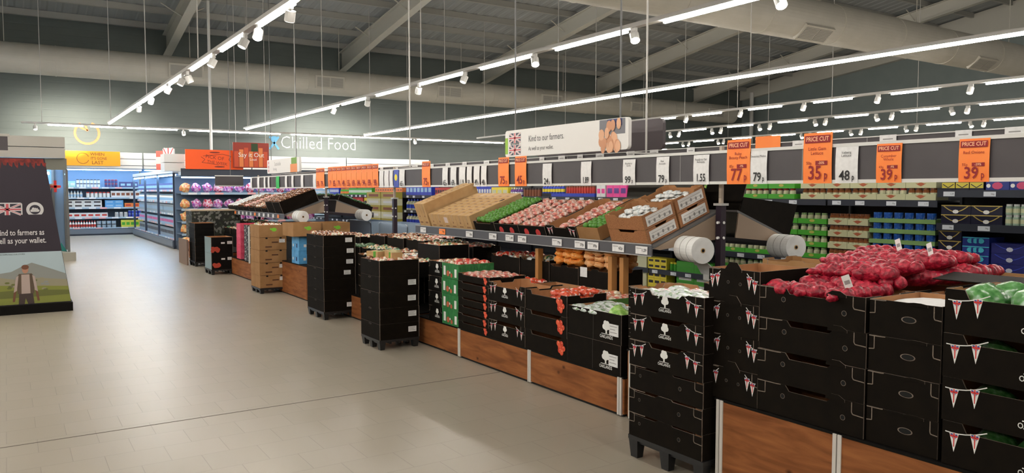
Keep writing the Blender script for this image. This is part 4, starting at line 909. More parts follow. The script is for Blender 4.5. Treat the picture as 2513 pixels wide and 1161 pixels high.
TK = [(4.361, 4.123, 2.015, 'o', '77p', 'Ruby/Beauty Peach', '85p', '-9%', 'just right of the middle post'), (4.119, 3.961, 1.915, 'w', '79p', 'Seasonal Melon', '', '', 'touching the 77p ticket'),
      (3.633, 3.395, 2.025, 'o', '35p', 'Little Gem/Lettuce', '50p', '-30%', 'the tallest one'), (3.365, 3.191, 1.912, 'w', '48p', 'Iceberg/Lettuce', '', '', 'right of the tallest orange one'),
      (3.055, 2.877, 1.919, 'o', '39p', 'Cucumber/Whole', '43p', '-9%', 'between the 48p ticket and the last one'), (2.51, 2.33, 1.921, 'o', '39p', 'Red Onions', '55p', '-29%', 'nearest the right edge of the photo'),
      (4.731, 4.555, 1.908, 'w', '1.55', 'Ready to Eat/Avocado', '', '', 'just left of the middle post'), (5.186, 5.025, 1.908, 'w', '79p', 'Raw/Avocado', '', '', 'second left of the middle post'), (5.643, 5.47, 1.90, 'w', '99p', 'Blueberry/Garlic', '', '', 'third left of the middle post'),
      (6.292, 6.126, 1.90, 'w', '1.89', '', '', '', 'below the potato picture'), (6.973, 6.805, 1.90, 'w', '24p', '', '', '', 'under the farmers sign lettering'), (7.529, 7.293, 2.0, 'o', '45p', '', '', '', 'right one of the pair by the pale cartons'), (7.894, 7.66, 2.0, 'o', '75p', '', '', '', 'left one of the pair by the pale cartons'),
      (8.296, 8.168, 1.912, 'w', '48p', '', '', '', 'first of six slim ones'), (8.476, 8.335, 1.912, 'w', '49p', '', '', '', 'second of six slim ones'), (8.653, 8.528, 1.912, 'w', '50p', '', '', '', 'third of six slim ones'), (8.856, 8.695, 1.912, 'w', '1.19', '', '', '', 'fourth of six slim ones'), (9.089, 8.932, 1.92, 'w', '69p', '', '', '', 'fifth of six slim ones'), (9.319, 9.168, 1.92, 'w', '65p', '', '', '', 'last of six slim ones'),
      (9.934, 9.681, 2.018, 'o', '75p', '', '', '', 'single one above the left tall carton'),
      (10.698, 10.513, 1.92, 'w', '65p', '', '', '', 'beside the blue and yellow one'), (10.903, 10.72, 1.92, 'b', '', '', '', '', 'with a yellow spot'), (11.053, 10.933, 1.92, 'w', '', '', '', '', 'left of the blue one'), (11.253, 11.083, 1.92, 'w', '', '', '', '', 'second left of the blue one'), (11.443, 11.284, 1.92, 'w', '', '', '', '', 'right beside the long orange run'),
      (14.201, 13.978, 2.03, 'o', '79p', '', '', '', 'right one of the far pair'), (14.43, 14.201, 2.03, 'o', '59p', '', '', '', 'left one of the far pair'),
      (14.617, 14.45, 1.92, 'w', '', '', '', '', 'left of the far orange pair'), (15.357, 15.204, 1.92, 'w', '', '', '', '', 'second left of the far orange pair'), (15.967, 15.831, 1.92, 'w', '', '', '', '', 'third left of the far orange pair'), (16.415, 16.273, 1.92, 'w', '', '', '', '', 'just right of the green one'), (17.067, 16.825, 1.92, 'g', '', '', '', '', 'only green one on the rail'),
      (17.698, 17.569, 1.92, 'w', '', '', '', '', 'just left of the green one'), (18.029, 17.895, 1.92, 'w', '', '', '', '', 'second left of the green one'), (18.58, 18.404, 1.92, 'w', '', '', '', '', 'third left of the green one'), (19.19, 19.049, 1.92, 'w', '', '', '', '', 'at the far end of the rail')]
CN = {'o': 'orange', 'w': 'white', 'g': 'green', 'b': 'blue and yellow'}
for a, b, zt, k, p, n, was, pct, w_ in TK:
    o = ticket(f'{CN[k]} {p + " " if p else ""}price ticket on the rail, {w_}', a, b, zt, k, p, n, was=was, pct=pct)
    if k == 'b': ob('yellow_print', MB().disc((0, -.008, .15), .05, 14).done('yellow_print', [mat('yellow_ink', (.85, .70, .05), .6)]), o)
for i in range(10):
    a = 13.782 - i * (13.782 - 11.475) / 10; ticket(f'orange price ticket in the long run of ten, {["first at the far end", "second from far end", "third from far end", "fourth from far end", "fifth from far end", "fifth from near end", "fourth from near end", "third from near end", "second from near end", "last at the near end"][i]}', a, a - .222, 2.035, 'o', ['1.79', '85p', '79p', '49p', '55p', '69p', '84p', '94p', '89p', '98p'][i])
# backs of tickets on the second rail
top('price_ticket', MB().box(-.13, .13, -.002, 0, 0, .26).done('price_ticket', [ORANGE]), 'blank orange back of a ticket standing above the second rail', 'price ticket', T(5.48, 4.36, 1.81) @ FRONT)
for i, (y, w_) in enumerate(((4.62, .1), (4.05, .12), (3.86, .1), (3.28, .13), (2.74, .11), (2.42, .12), (2.22, .12), (1.85, .13), (5.25, .1), (5.75, .12), (6.1, .12), (6.6, .14), (6.95, .1), (7.3, .13), (7.7, .1), (8.2, .13), (8.5, .1), (9.0, .14), (9.6, .12), (10.1, .13), (10.6, .1), (11.2, .2), (11.9, .12), (12.5, .12))):
    m = MB().box(-w_ / 2, w_ / 2, -.002, 0, 0, .27).box(-w_ * .3, w_ * .3, -.0025, -.002, .235, .243, 1)
    top('price_ticket', m.done('price_ticket', [PAPER, GREYINK]), 'white ticket clipped over the second price rail', 'price ticket', T(5.48, y, 1.745) @ FRONT, 'white tickets on the second rail')

# ------------------------------------------------------------------ hanging sign for farmers
def union_flag(m, x, z, w_, h, y, a=0, b=1, c=2):
    """simplified union flag: a field, b white, c red"""
    m.box(x, x + w_, y, y + .001, z, z + h, a)
    def diag(x0, z0, x1, z1, wd, mi, yy): seam(m, [(x0, z0), (x1, z1)], yy, wd, mi)
    e = h * .02
    diag(x + e, z + e, x + w_ - e, z + h - e, h * .085, b, y - .0005); diag(x + e, z + h - e, x + w_ - e, z + e, h * .085, b, y - .0005)
    diag(x + e, z + e, x + w_ - e, z + h - e, h * .025, c, y - .0008); diag(x + e, z + h - e, x + w_ - e, z + e, h * .025, c, y - .0008)
    m.box(x, x + w_, y - .0013, y - .0012, z + h * .36, z + h * .64, b); m.box(x + w_ * .40, x + w_ * .60, y - .0013, y - .0012, z, z + h, b)
    m.box(x, x + w_, y - .0018, y - .0017, z + h * .43, z + h * .57, c); m.box(x + w_ * .45, x + w_ * .55, y - .0018, y - .0017, z, z + h, c)
def rrect(m, w_, h, y0, y1, r, mi=0):
    P = []
    for cx, cz, a0 in ((w_ / 2 - r, -h / 2 + r, -90), (w_ / 2 - r, h / 2 - r, 0), (-w_ / 2 + r, h / 2 - r, 90), (-w_ / 2 + r, -h / 2 + r, 180)):
        for k in range(5): t = math.radians(a0 + 22.5 * k); P.append((cx + r * math.cos(t), cz + r * math.sin(t)))
    n = len(P); m.add([(x, y0, z) for x, z in P] + [(x, y1, z) for x, z in P], [tuple(range(n)), tuple(reversed(range(n, 2 * n)))] + [((i + 1) % n, i, i + n, (i + 1) % n + n) for i in range(n)], mi)
SIGNW = mat('sign_white', (.74, .72, .69), .45)
sg = MB(); rrect(sg, 2.18, .31, -.02, .02, .04)
o = top('hanging_sign', sg.done('hanging_sign', [SIGNW]), 'white hanging sign about farmers with flag and potato picture', 'sign', T(5.02, 6.69, 2.155) @ FRONT)
m = MB(); put_text(m, 'Kind to our farmers.', -.60, -.0215, .035, .098, 0, 'LEFT', sx=.82); put_text(m, 'As well as your wallet.', -.60, -.0215, -.075, .066, 0, 'LEFT', sx=.80)
ob('sign_lettering', m.done('sign_lettering', [mat('sign_ink', (.05, .05, .055), .6)]), o)
m = MB(); 
for zz in (.005, -.135): union_flag(m, -1.0, zz, .24, .115, -.0215)
put_text(m, 'BEST OF BRITISH', -.88, -.0225, -.008, .024, 3, bold=.02); ob('flag_print', m.done('flag_print', [mat('flag_navy', (.06, .06, .09), .6), WHITE, mat('flag_red', (.55, .10, .12), .6), INK]), o)
ob('green_stripe', MB().box(-1.088, -1.03, -.0215, -.0205, -.12, .07).done('green_stripe', [mat('lime_green', (.28, .50, .04), .5)]), o)
m = MB(); R = random.Random(9)
m.box(.66, 1.045, -.0212, -.0205, .0, .150, 2); m.box(.78, 1.0, -.0214, -.0206, .08, .150, 3)
for i in range(26):
    m.disc((.80 + R.uniform(-.14, .16), -.0216 - .0003 * i, .0 + R.uniform(-.13, .10)), .045, 12, mi=i % 2, sx=.72 + R.uniform(0, .3), sz=1.25)
ob('potato_picture', m.done('potato_picture', [mat('potato_a', (.58, .27, .14), .5), mat('potato_b', (.70, .38, .22), .5), mat('pic_grey', (.18, .18, .20), .6), mat('pic_navy', (.05, .06, .16), .6)]), o)
for dx in (-.9, .95): ob('hanging_rod', MB().cyl((dx, 0, .15), (dx, 0, roof_z(6.7) - 2.2), .009, 8).done('hanging_rod', [mat('rod_grey', (.16, .16, .16), .6)]), o)
sg = MB(); rrect(sg, 2.18, .31, -.02, .02, .05)
top('hanging_sign', sg.done('hanging_sign', [mat('dark_picture', (.05, .035, .04), .5)]), 'dark back sign peeping out behind the farmers sign', 'sign', T(5.5, 6.72, 2.17) @ FRONT)
# smaller far sign with carrots
sg = MB(); rrect(sg, 2.3, .30, -.02, .02, .03)
o = top('hanging_sign', sg.done('hanging_sign', [SIGNW]), 'small far white hanging sign with carrot picture at its end', 'sign', T(5.0, 16.6, 2.14) @ FRONT)
m = MB(); put_text(m, 'Sustainable', -.35, -.0215, .05, .12, 0, sx=.9); put_text(m, 'farming', -.55, -.0215, -.06, .09, 0)
for k in range(3): m.box(-1.08, -1.0, -.0215, -.0205, -.12 + k * .09, -.06 + k * .09, 1)
ob('sign_lettering', m.done('sign_lettering', [mat('soft_grey', (.35, .33, .32), .6), mat('soft_pink', (.55, .25, .28), .6)]), o)
m = MB().box(.55, 1.0, -.0215, -.0205, -.15, .02, 0).box(.62, .98, -.022, -.0205, .02, .15, 1)
for k in range(4): m.disc((.65 + .09 * k, -.0225 - .0003 * k, .08 + .02 * (k % 2)), .06, 8, mi=1, sx=.5)
ob('carrot_picture', m.done('carrot_picture', [mat('carrot', (.72, .24, .06), .5), mat('carrot_top', (.16, .30, .05), .6)]), o)
for dx in (-.9, .9): ob('hanging_rod', MB().cyl((dx, 0, .15), (dx, 0, roof_z(16.6) - 2.2), .009, 6).done('hanging_rod', [mat('rod_grey', (.16, .16, .16), .6)]), o)

# ------------------------------------------------------------------ grocery shelves on the far side of the next aisle (face at x = 8)
SHELFM = mat('shelf_dark', (.020, .022, .028), .5)
TAGW = mat('shelf_tag', (.70, .74, .80), .5)
def shelf_unit(label, y0, y1, levels, xf=8.0, depth=.5, H=2.05):
    L = y1 - y0; yc = (y0 + y1) / 2; M = T(xf, yc, 0) @ FRONT
    m = MB().box(-L / 2, L / 2, depth - .02, depth, 0, H).box(-L / 2, L / 2, .02, depth - .02, 0, .10)
    o = top('grocery_shelf', m.done('grocery_shelf', [SHELFM]), label, 'shelves', M)
    for sx in (-1, 1): ob('upright', MB().box(sx * (L / 2 - .012) - .012, sx * (L / 2 - .012) + .012, depth - .06, depth - .02, 0, H).done('upright', [SHELFM]), o)
    for z in levels:
        s = ob('shelf_board', MB().box(-L / 2 + .002, L / 2 - .002, 0, depth - .02, z - .02, z).done('shelf_board', [SHELFM]), o)
        ob('price_edge', MB().box(-L / 2 + .002, L / 2 - .002, -.012, 0, z - .068, z + .004).done('price_edge', [DKMETAL]), s)
        R = random.Random(int(y0 * 10 + z * 7)); x = -L / 2 + .12
        while x < L / 2 - .1:
            mm = MB().box(x - .055, x + .055, -.015, -.012, z - .058, z - .012); put_text(mm, R.choice(['79p', '1.15', '75p', '39p', '56p', '1.29']), x + .028, -.0155, z - .035, .022, 1)
            ob('price_label', mm.done('price_label', [TAGW, INK]), s); x += R.uniform(.28, .45)
    return o
shelf_unit('grocery shelves with green jar trays, right of the middle post', 5.52, 7.2, [.10, .445, .80, 1.50])
shelf_unit('grocery shelves with beige jar trays and blue cans', 4.23, 5.50, [.10, .445, .80, 1.50])
shelf_unit('grocery shelves with navy boxes at the right edge of the photo', 2.6, 4.20, [.10, .70, 1.27, 1.605], xf=7.93)
bays = [(7.22 + 1.26 * i, 7.22 + 1.26 * (i + 1) - .02) for i in range(13)]
bn = ['behind the woven crates', 'behind the avocado crate', 'with pink packs', 'with red jars and blue cartons', 'behind the limes', 'with yellow cartons', 'behind the pale cartons', 'left of the pale cartons', 'with blue packs', 'with cream stacked trays', 'with red and yellow boxes', 'with green bottles', 'farthest']
for (a, b), n in zip(bays, bn): shelf_unit('grocery shelves in the next aisle, ' + n, a, b, [.10, .445, .80, 1.15, 1.50])
def jar_me(body, lid, r=.036, h=.122):
    return MB().cyl((0, 0, 0), (0, 0, h * .74), r, 10, 0).cyl((0, 0, h * .74), (0, 0, h * .82), r, 10, 0, r2=r * .8).cyl((0, 0, h * .82), (0, 0, h), r * .86, 10, 1).cyl((0, 0, h * .2), (0, 0, h * .6), r + .0006, 10, 2).done('jar', [body, lid, mat('jar_label', (.60, .62, .40), .5)])
CREAM = mat('cream_food', (.74, .72, .50), .25); GLID = mat('green_lid', (.25, .40, .16), .4); RLID = mat('red_lid', (.35, .02, .01), .4); BRNF = mat('brown_food', (.30, .10, .03), .25)
JG = jar_me(CREAM, GLID); JR = jar_me(CREAM, RLID); JB = jar_me(BRNF, mat('brown_lid', (.22, .07, .02), .4))
CANB = MB().cyl((0, 0, 0), (0, 0, .104), .046, 12, 0).cyl((0, 0, .02), (0, 0, .06), .0425, 6, 1).done('can', [noisy('blue_can', [(.01, .07, .38), (.02, .14, .55), (.35, .45, .55)], 18, .3), noisy('blue_can', [(.01, .07, .38)], 18)])
def jtray(w_, h_, colr, mark, fold=False):
    m = MB().box(-w_ / 2, w_ / 2, 0, .006, 0, h_).box(-w_ / 2, w_ / 2, .24, .246, 0, h_).box(-w_ / 2, -w_ / 2 + .006, .006, .24, 0, h_).box(w_ / 2 - .006, w_ / 2, .006, .24, 0, h_).box(-w_ / 2 + .006, w_ / 2 - .006, .006, .24, 0, .005)
    p = MB()
    if mark: p.disc((0, -.001, h_ * .62), .028, 10, mi=0, sx=1.3, sz=.6).add([(-.06, -.0005, h_ * .75), (.06, -.0005, h_ * .75), (0, -.0005, h_ * .25)], [(2, 1, 0)], 1)
    P = [('printed_logo', p.done('printed_logo', mark))] if mark else []
    return Proto(m.done('jar_tray', [colr]), P)
GTR = mat('bright_green_card', (.055, .36, .02), .5); BTR = mat('beige_card', (.56, .56, .34), .5); PGT = mat('pale_green_card', (.20, .36, .12), .5)
TG = jtray(.385, .060, GTR, [mat('logo_gold', (.45, .42, .08), .5), GTR]); TB = jtray(.245, .066, BTR, [mat('logo_brick', (.42, .10, .04), .5), mat('logo_brick2', (.40, .16, .06), .5)]); TP = jtray(.73, .046, PGT, None)
TB3 = jtray(.32, .064, BTR, [mat('logo_brick', (.42, .10, .04), .5), mat('logo_brick2', (.40, .16, .06), .5)])
def tray_col(P, jar, n, w_, y, z0, pitch, layers, label, grp, name='jar_tray', xf=8.01, jn='jar', jl='cream jar', off=.045):
    for i in range(layers):
        P.place(name, f'{label}, {ORD[i] if i < layers - 1 else "topmost"} of column', 'tray', T(xf, y, z0 + i * pitch) @ FRONT, grp)
        for j in range(n):
            for r_ in range(1):
                top(jn, jar, f'{jl} standing in a {grp[:-1]}', jn, T(xf, y, z0 + i * pitch + .006) @ FRONT @ T(-w_ / 2 + w_ * (j + .5) / n, off + r_ * .09, 0), f'{jl}s in {grp}')
cn = ['first column from the left', 'second column from the left', 'third column from the left', 'column beside the beige trays']
for c in range(4):
    tray_col(TG, JG, 4, .37, 6.90 - c * .395, .80, .137, 4 if c < 3 else 4, f'green jar tray, lower shelf, {cn[c]}', 'lower bright green trays')
for c in range(3):
    tray_col(TG, JG if c < 1 else JR, 4, .37, 6.95 - c * .395, 1.503, .128, 2, f'green jar tray, upper shelf, {cn[c]}', 'upper bright green trays')
for c in range(2):
    tray_col(TB, JB, 4, .235, 5.375 - c * .25, .80, .137, 4, f'beige tray of brown jars, {["left", "right"][c]} column', 'beige brown-jar trays')
for c in range(5):
    tray_col(TB3, JR if c == 3 else JB, 4, .31, 5.72 - c * .325, 1.503, .128, 2, f'beige tray on the upper shelf, {NTH[c] + " from left" if c else "leftmost"}', 'upper beige trays')
tray_col(TP, CANB, 6, .71, 4.62, .80, .114, 5, 'pale green tray of blue cans', 'pale green can trays', jn='can', jl='blue can', off=.055)
for c in range(4): tray_col(TG, JG, 4, .37, 6.90 - c * .395, .447, .14, 2, f'green jar tray on the low shelf, {cn[c]}', 'low green trays')
tray_col(TB3, JB, 4, .31, 5.2, .447, .14, 2, 'beige tray on the low shelf', 'low beige trays')
for c in range(3): tray_col(TB3, JB, 4, .31, 6.95 - c * .395, .101, .14, 2, f'beige tray on the bottom shelf, {cn[c]}', 'bottom beige trays')
# navy chocolate boxes
NAVY = mat('navy_card', (.008, .009, .030), .35); GOLD = mat('gold_edge', (.52, .40, .12), .4, .3); CYAN = mat('cyan_print', (.05, .42, .55), .5); RBLUE = mat('royal_blue_card', (.012, .03, .22), .4); DBLUE = mat('deep_blue_card', (.010, .014, .14), .4)
def flatbox(w_, h_, kind):
    m = MB().box(-w_ / 2, w_ / 2, 0, .30, 0, h_)
    p = MB(); mats = [NAVY]
    if kind == 'gold':
        body = NAVY; p.box(-w_ / 2, w_ / 2, -.003, .0, h_ - .010, h_, 0)
        seam(p, [(-w_ * .42 + w_ * .84 * k / 10, h_ * .9 - h_ * .62 * math.sin(math.pi * k / 10)) for k in range(11)], -.004, .0045, 0)
        p.disc((0, -.005, h_ * .30), .020, 8, mi=1, sx=1.5); mats = [GOLD, WHITE]
    elif kind == 'cyan':
        body = RBLUE; p.box(-w_ / 2, w_ / 2, -.003, 0, h_ - .008, h_, 1)
        for k in (-1, 0, 1): p.disc((k * .05, -.004, h_ * .6), .028, 8, mi=1, sx=1.1, sz=.9)
        p.box(-.04, -.02, -.005, -.004, h_ * .4, h_ * .8, 0).box(.01, .03, -.005, -.004, h_ * .4, h_ * .8, 0); mats = [RBLUE, CYAN]
    elif kind == 'yel':
        body = NAVY; p.box(-w_ * .48, w_ * .48, -.003, 0, h_ * .25, h_ * .9, 0); seam(p, [(-w_ * .4, h_ * .7), (0, h_ * .3), (w_ * .4, h_ * .7)], -.004, .004, 1); mats = [mat('yellow_card', (.62, .52, .06), .5), NAVY]
    elif kind == 'rose':
        body = RBLUE; p.disc((0, -.003, h_ * .5), .035, 9, mi=0, sx=1.4); p.disc((-.08, -.003, h_ * .5), .02, 8, mi=1); mats = [mat('rose', (.55, .06, .16), .5), WHITE]
    else:
        body = DBLUE; seam(p, [(-w_ * .40 + w_ * .8 * k / 10, h_ * .92 - h_ * .5 * math.sin(math.pi * k / 10)) for k in range(11)], -.002, .003, 0)
        p.disc((.0, -.004, h_ * .42), .022, 8, mi=1, sx=1.4); mats = [mat('mid_blue', (.03, .06, .50), .5), mat('pale_lilac', (.5, .52, .62), .5)]
    return Proto(m.done('flat_box', [body]), [('printed_arc', p.done('printed_arc', mats))])
def bcol(P, y, z0, pitch, n, label, grp, x=7.94):
    for i in range(n): P.place('flat_box', f'{label}, {ORD[i] if i < n - 1 else "topmost"}', 'box', T(x, y, z0 + i * pitch) @ FRONT, grp)
G1 = flatbox(.285, .092, 'gold'); bcol(G1, 4.02, 1.272, .094, 2, 'navy box with gold curve on the middle shelf, left pile', 'gold curve boxes on the middle shelf'); bcol(G1, 3.73, 1.272, .094, 2, 'navy box with gold curve on the middle shelf, right pile', 'gold curve boxes on the middle shelf')
bcol(flatbox(.225, .098, 'gold'), 4.07, .702, .100, 5, 'navy box with gold curve under the middle shelf', 'gold curve boxes below')
bcol(flatbox(.25, .088, 'cyan'), 3.82, .702, .089, 5, 'royal blue box with cyan print', 'cyan printed boxes')
bcol(flatbox(.33, .098, 'deep'), 3.51, .702, .100, 4, 'deep blue box with pale emblem', 'deep blue emblem boxes')
bcol(flatbox(.33, .098, 'deep'), 3.17, .702, .100, 3, 'deep blue box with pale emblem at the frame edge', 'edge deep blue boxes')
for c in range(3): bcol(flatbox(.13, .085, 'yel'), 4.10 - c * .135, 1.607, .087, 2, f'small yellow fronted box, {["left", "middle", "right"][c]} pile', 'yellow fronted boxes')
for c in range(3): bcol(flatbox(.21, .085, 'rose'), 3.64 - c * .215, 1.607, .087, 2, f'blue box with rose pink print, {["left", "middle", "right"][c]} pile', 'rose print boxes')
GRC = jar_me(mat('green_white', (.30, .42, .32), .4), mat('white_lid', (.6, .62, .6), .4), .03, .10)
for i in range(2):
    for j in range(5): top('jar', GRC, 'small green and white tub right of the navy boxes', 'tub', T(7.97, 3.54 - j * .065, 1.272 + i * .102), 'green and white tubs')
# generic stock for the deeper shelves
def unit(kind, w_, h_, c1, c2):
    m = MB()
    if kind == 'box': m.box(-w_ / 2 + .002, w_ / 2 - .002, 0, .18, 0, h_, 0).box(-w_ * .35, w_ * .35, -.001, 0, h_ * .3, h_ * .7, 1)
    elif kind == 'bottle': m.cyl((0, .04, 0), (0, .04, h_ * .62), w_ * .42, 8, 0).cyl((0, .04, h_ * .62), (0, .04, h_ * .82), w_ * .42, 8, 0, r2=w_ * .16).cyl((0, .04, h_ * .82), (0, .04, h_), w_ * .18, 8, 1).cyl((0, .04, h_ * .15), (0, .04, h_ * .5), w_ * .425, 8, 1)
    elif kind == 'jar': m.cyl((0, .04, 0), (0, .04, h_ * .8), w_ * .44, 8, 0).cyl((0, .04, h_ * .8), (0, .04, h_), w_ * .38, 8, 1)
    elif kind == 'bag': m.ball((0, .05, h_ * .5), .5, (w_ * .98, .10, h_), 8, 6, 0, .2, 2).box(-w_ * .25, w_ * .25, .0, .02, h_ * .3, h_ * .6, 1)
    return m.done(kind, [c1, c2])
def C(n, r, g, b): return mat('pack_' + n, (r, g, b), .45)
c_blue, c_white, c_red, c_pink = C('blue', .02, .05, .45), C('white', .70, .72, .72), C('red', .50, .04, .03), C('pink', .80, .06, .32)
c_dark, c_yel, c_cream, c_brown = C('dark', .03, .02, .025), C('yellow', .80, .66, .05), C('cream', .62, .62, .42), C('brown', .22, .07, .03)
c_green, c_purple, c_lb, c_or = C('green', .06, .35, .03), C('purple', .12, .04, .25), C('light_blue', .30, .50, .70), C('orange', .75, .22, .05)
def run(ya, yb, z, w_, h_, kind, c1, c2, label, where, x=8.03, M=None, layers=1):
    me = unit(kind, w_, h_, c1, c2); n = max(1, int((yb - ya) / w_ + .01))
    nm = {'box': next((q for q in ('packet', 'pack', 'tray', 'carton', 'box') if q in label.split()), 'carton'), 'bottle': 'bottle', 'jar': 'jar', 'bag': 'bag'}[kind]
    for L in range(layers):
        for i in range(n):
            top(nm, me, f'{label} {where}', nm, T(x, yb - w_ * (i + .5), z + L * (h_ + .002)) @ FRONT, f'{label}s {where}')
W8 = 'on the shelves of the next aisle'
T8 = [(7.25, 8.0, .40, .062, 'green'), ]
for c in range(3): tray_col(TG, JG, 4, .37, 7.42 + c * .39, 1.503, .115, 2, f'green jar tray left of the middle post, {["near", "middle", "far"][c]} column', 'green trays left of the post')
run(8.42, 9.0, 1.503, .075, .13, 'jar', c_brown, c_red, 'brown jar with red lid', W8)
run(9.0, 9.5, 1.503, .16, .20, 'box', c_pink, c_purple, 'bright pink carton', W8)
run(9.52, 9.75, 1.503, .11, .19, 'box', c_white, c_pink, 'white and pink carton', W8)
run(9.8, 10.6, 1.56, .07, .12, 'jar', c_red, c_brown, 'red-brown jar', W8); run(9.8, 11.0, 1.503, .30, .055, 'box', c_blue, c_blue, 'low blue display tray', W8)
run(10.65, 11.3, 1.56, .08, .15, 'bottle', c_blue, c_yel, 'blue bottle with yellow label', W8)
run(11.3, 11.9, 1.503, .09, .15, 'jar', c_brown, c_dark, 'dark brown jar', W8)
run(11.95, 12.35, 1.503, .08, .16, 'bottle', c_purple, c_white, 'purple bottle', W8)
run(12.38, 13.0, 1.503, .20, .17, 'box', c_yel, c_cream, 'yellow carton', W8)
run(13.0, 13.9, 1.503, .10, .19, 'box', c_blue, c_white, 'blue and white carton', W8)
run(13.95, 15.4, 1.503, .11, .17, 'box', c_red, c_dark, 'small dark red carton', W8)
run(15.45, 16.9, 1.503, .19, .24, 'box', c_blue, c_lb, 'wide blue pack', W8)
run(15.6, 16.9, 1.152, .16, .26, 'bottle', c_cream, c_blue, 'cream bottle with blue label', W8); run(15.6, 16.9, .80, .16, .26, 'bottle', c_cream, c_blue, 'cream bottle with blue label lower down', W8)
for i in range(6):
    for j, (a, cc) in enumerate(((17.0, 0), (17.9, 0))):
        top('carton', unit('box', .86, .16, c_cream if i % 2 == 0 else C('olive', .40, .34, .05), c_white if i % 2 == 0 else c_brown), f'wide {"cream" if i % 2 == 0 else "olive"} carton of the tall stack, {ORD[i]} layer, {["near", "far"][j]} side', 'carton', T(7.80, a + .43, .60 + i * .162) @ FRONT)
run(17.0, 18.7, 1.575, .15, .10, 'box', c_or, c_brown, 'orange brown packet', W8, x=8.0)
run(18.9, 19.5, 1.152, .20, .27, 'box', c_yel, c_dark, 'yellow and dark box', W8); run(19.55, 20.3, 1.152, .24, .28, 'box', c_red, c_red, 'plain red box', W8)
run(18.9, 20.6, 1.503, .09, .17, 'box', c_green, c_white, 'green and white box', W8); run(20.6, 21.3, 1.503, .09, .17, 'bottle', c_green, c_or, 'green bottle', W8); run(21.3, 22.1, 1.503, .09, .20, 'box', c_blue, c_white, 'violet blue box', W8); run(22.1, 23.5, 1.503, .12, .15, 'box', c_lb, c_white, 'pale blue packet', W8)
run(20.4, 23.5, 1.152, .18, .22, 'box', c_dark, c_lb, 'dark packet with pale label', W8)
# low shelf stock seen under the sloping shelf
run(8.55, 9.13, .447, .285, .17, 'box', c_cream, c_cream, 'plain cream carton', 'low on the shelves, seen under the sloping shelf'); run(8.55, 9.13, .102, .285, .32, 'box', c_cream, c_cream, 'tall plain cream carton', 'on the bottom shelf')
run(8.12, 8.53, .447, .13, .08, 'box', c_yel, c_dark, 'yellow patterned carton', 'low on the shelves', layers=2); run(8.12, 8.53, .102, .13, .10, 'box', c_yel, c_dark, 'yellow patterned carton', 'on the bottom shelf', layers=3)
run(7.95, 8.1, .447, .075, .12, 'jar', c_green, c_yel, 'green jar', 'low on the shelves'); run(7.24, 7.94, .447, .34, .075, 'box', c_green, c_green, 'green low carton', 'low on the shelves', layers=2); run(7.24, 7.94, .102, .34, .10, 'box', c_green, c_white, 'green low carton', 'on the bottom shelf', layers=3)
run(9.2, 10.2, .447, .10, .16, 'jar', c_red, c_white, 'red jar', 'low on the shelves'); run(9.2, 10.2, .80, .10, .16, 'jar', c_red, c_brown, 'red jar', 'on the lower middle shelf')
run(10.3, 13.5, .80, .12, .18, 'box', c_brown, c_cream, 'brown packet', 'on the lower middle shelf')
run(7.3, 15.4, 1.152, .16, .2, 'box', c_dark, c_brown, 'dark packet', 'on the upper middle shelf')
# pale blue clear bins standing on the display behind
BIN = mat('pale_blue_plastic', (.36, .46, .58), .35)
for k, (y, w_) in enumerate(((15.25, 'left'), (13.55, 'right'))):
    m = MB(); m.wall([(0, 0), (1.3, 0), (1.3, .32), (1.22, .36), (.08, .36), (0, .32)], (-.65, -.25), (.65, -.25), .01).wall([(0, 0), (1.3, 0), (1.3, .36), (0, .36)], (.65, .25), (-.65, .25), .01).wall([(0, 0), (.5, 0), (.5, .36), (0, .36)], (.65, -.25), (.65, .25), .01).wall([(0, 0), (.5, 0), (.5, .36), (0, .36)], (-.65, .25), (-.65, -.25), .01).box(-.64, .64, -.24, .24, 0, .01)
    top('plastic_bin', m.done('plastic_bin', [BIN, BIN, WPAINT]), f'pale blue plastic bin behind the dark crates, {w_} one', 'bin', T(6.4, y, .625) @ FRONT)
top('display_riser', MB().box(6.12, 6.68, 12.8, 15.55, .335, .622).done('display_riser', [BLACK2]), 'dark block carrying the pale blue bins', 'riser')

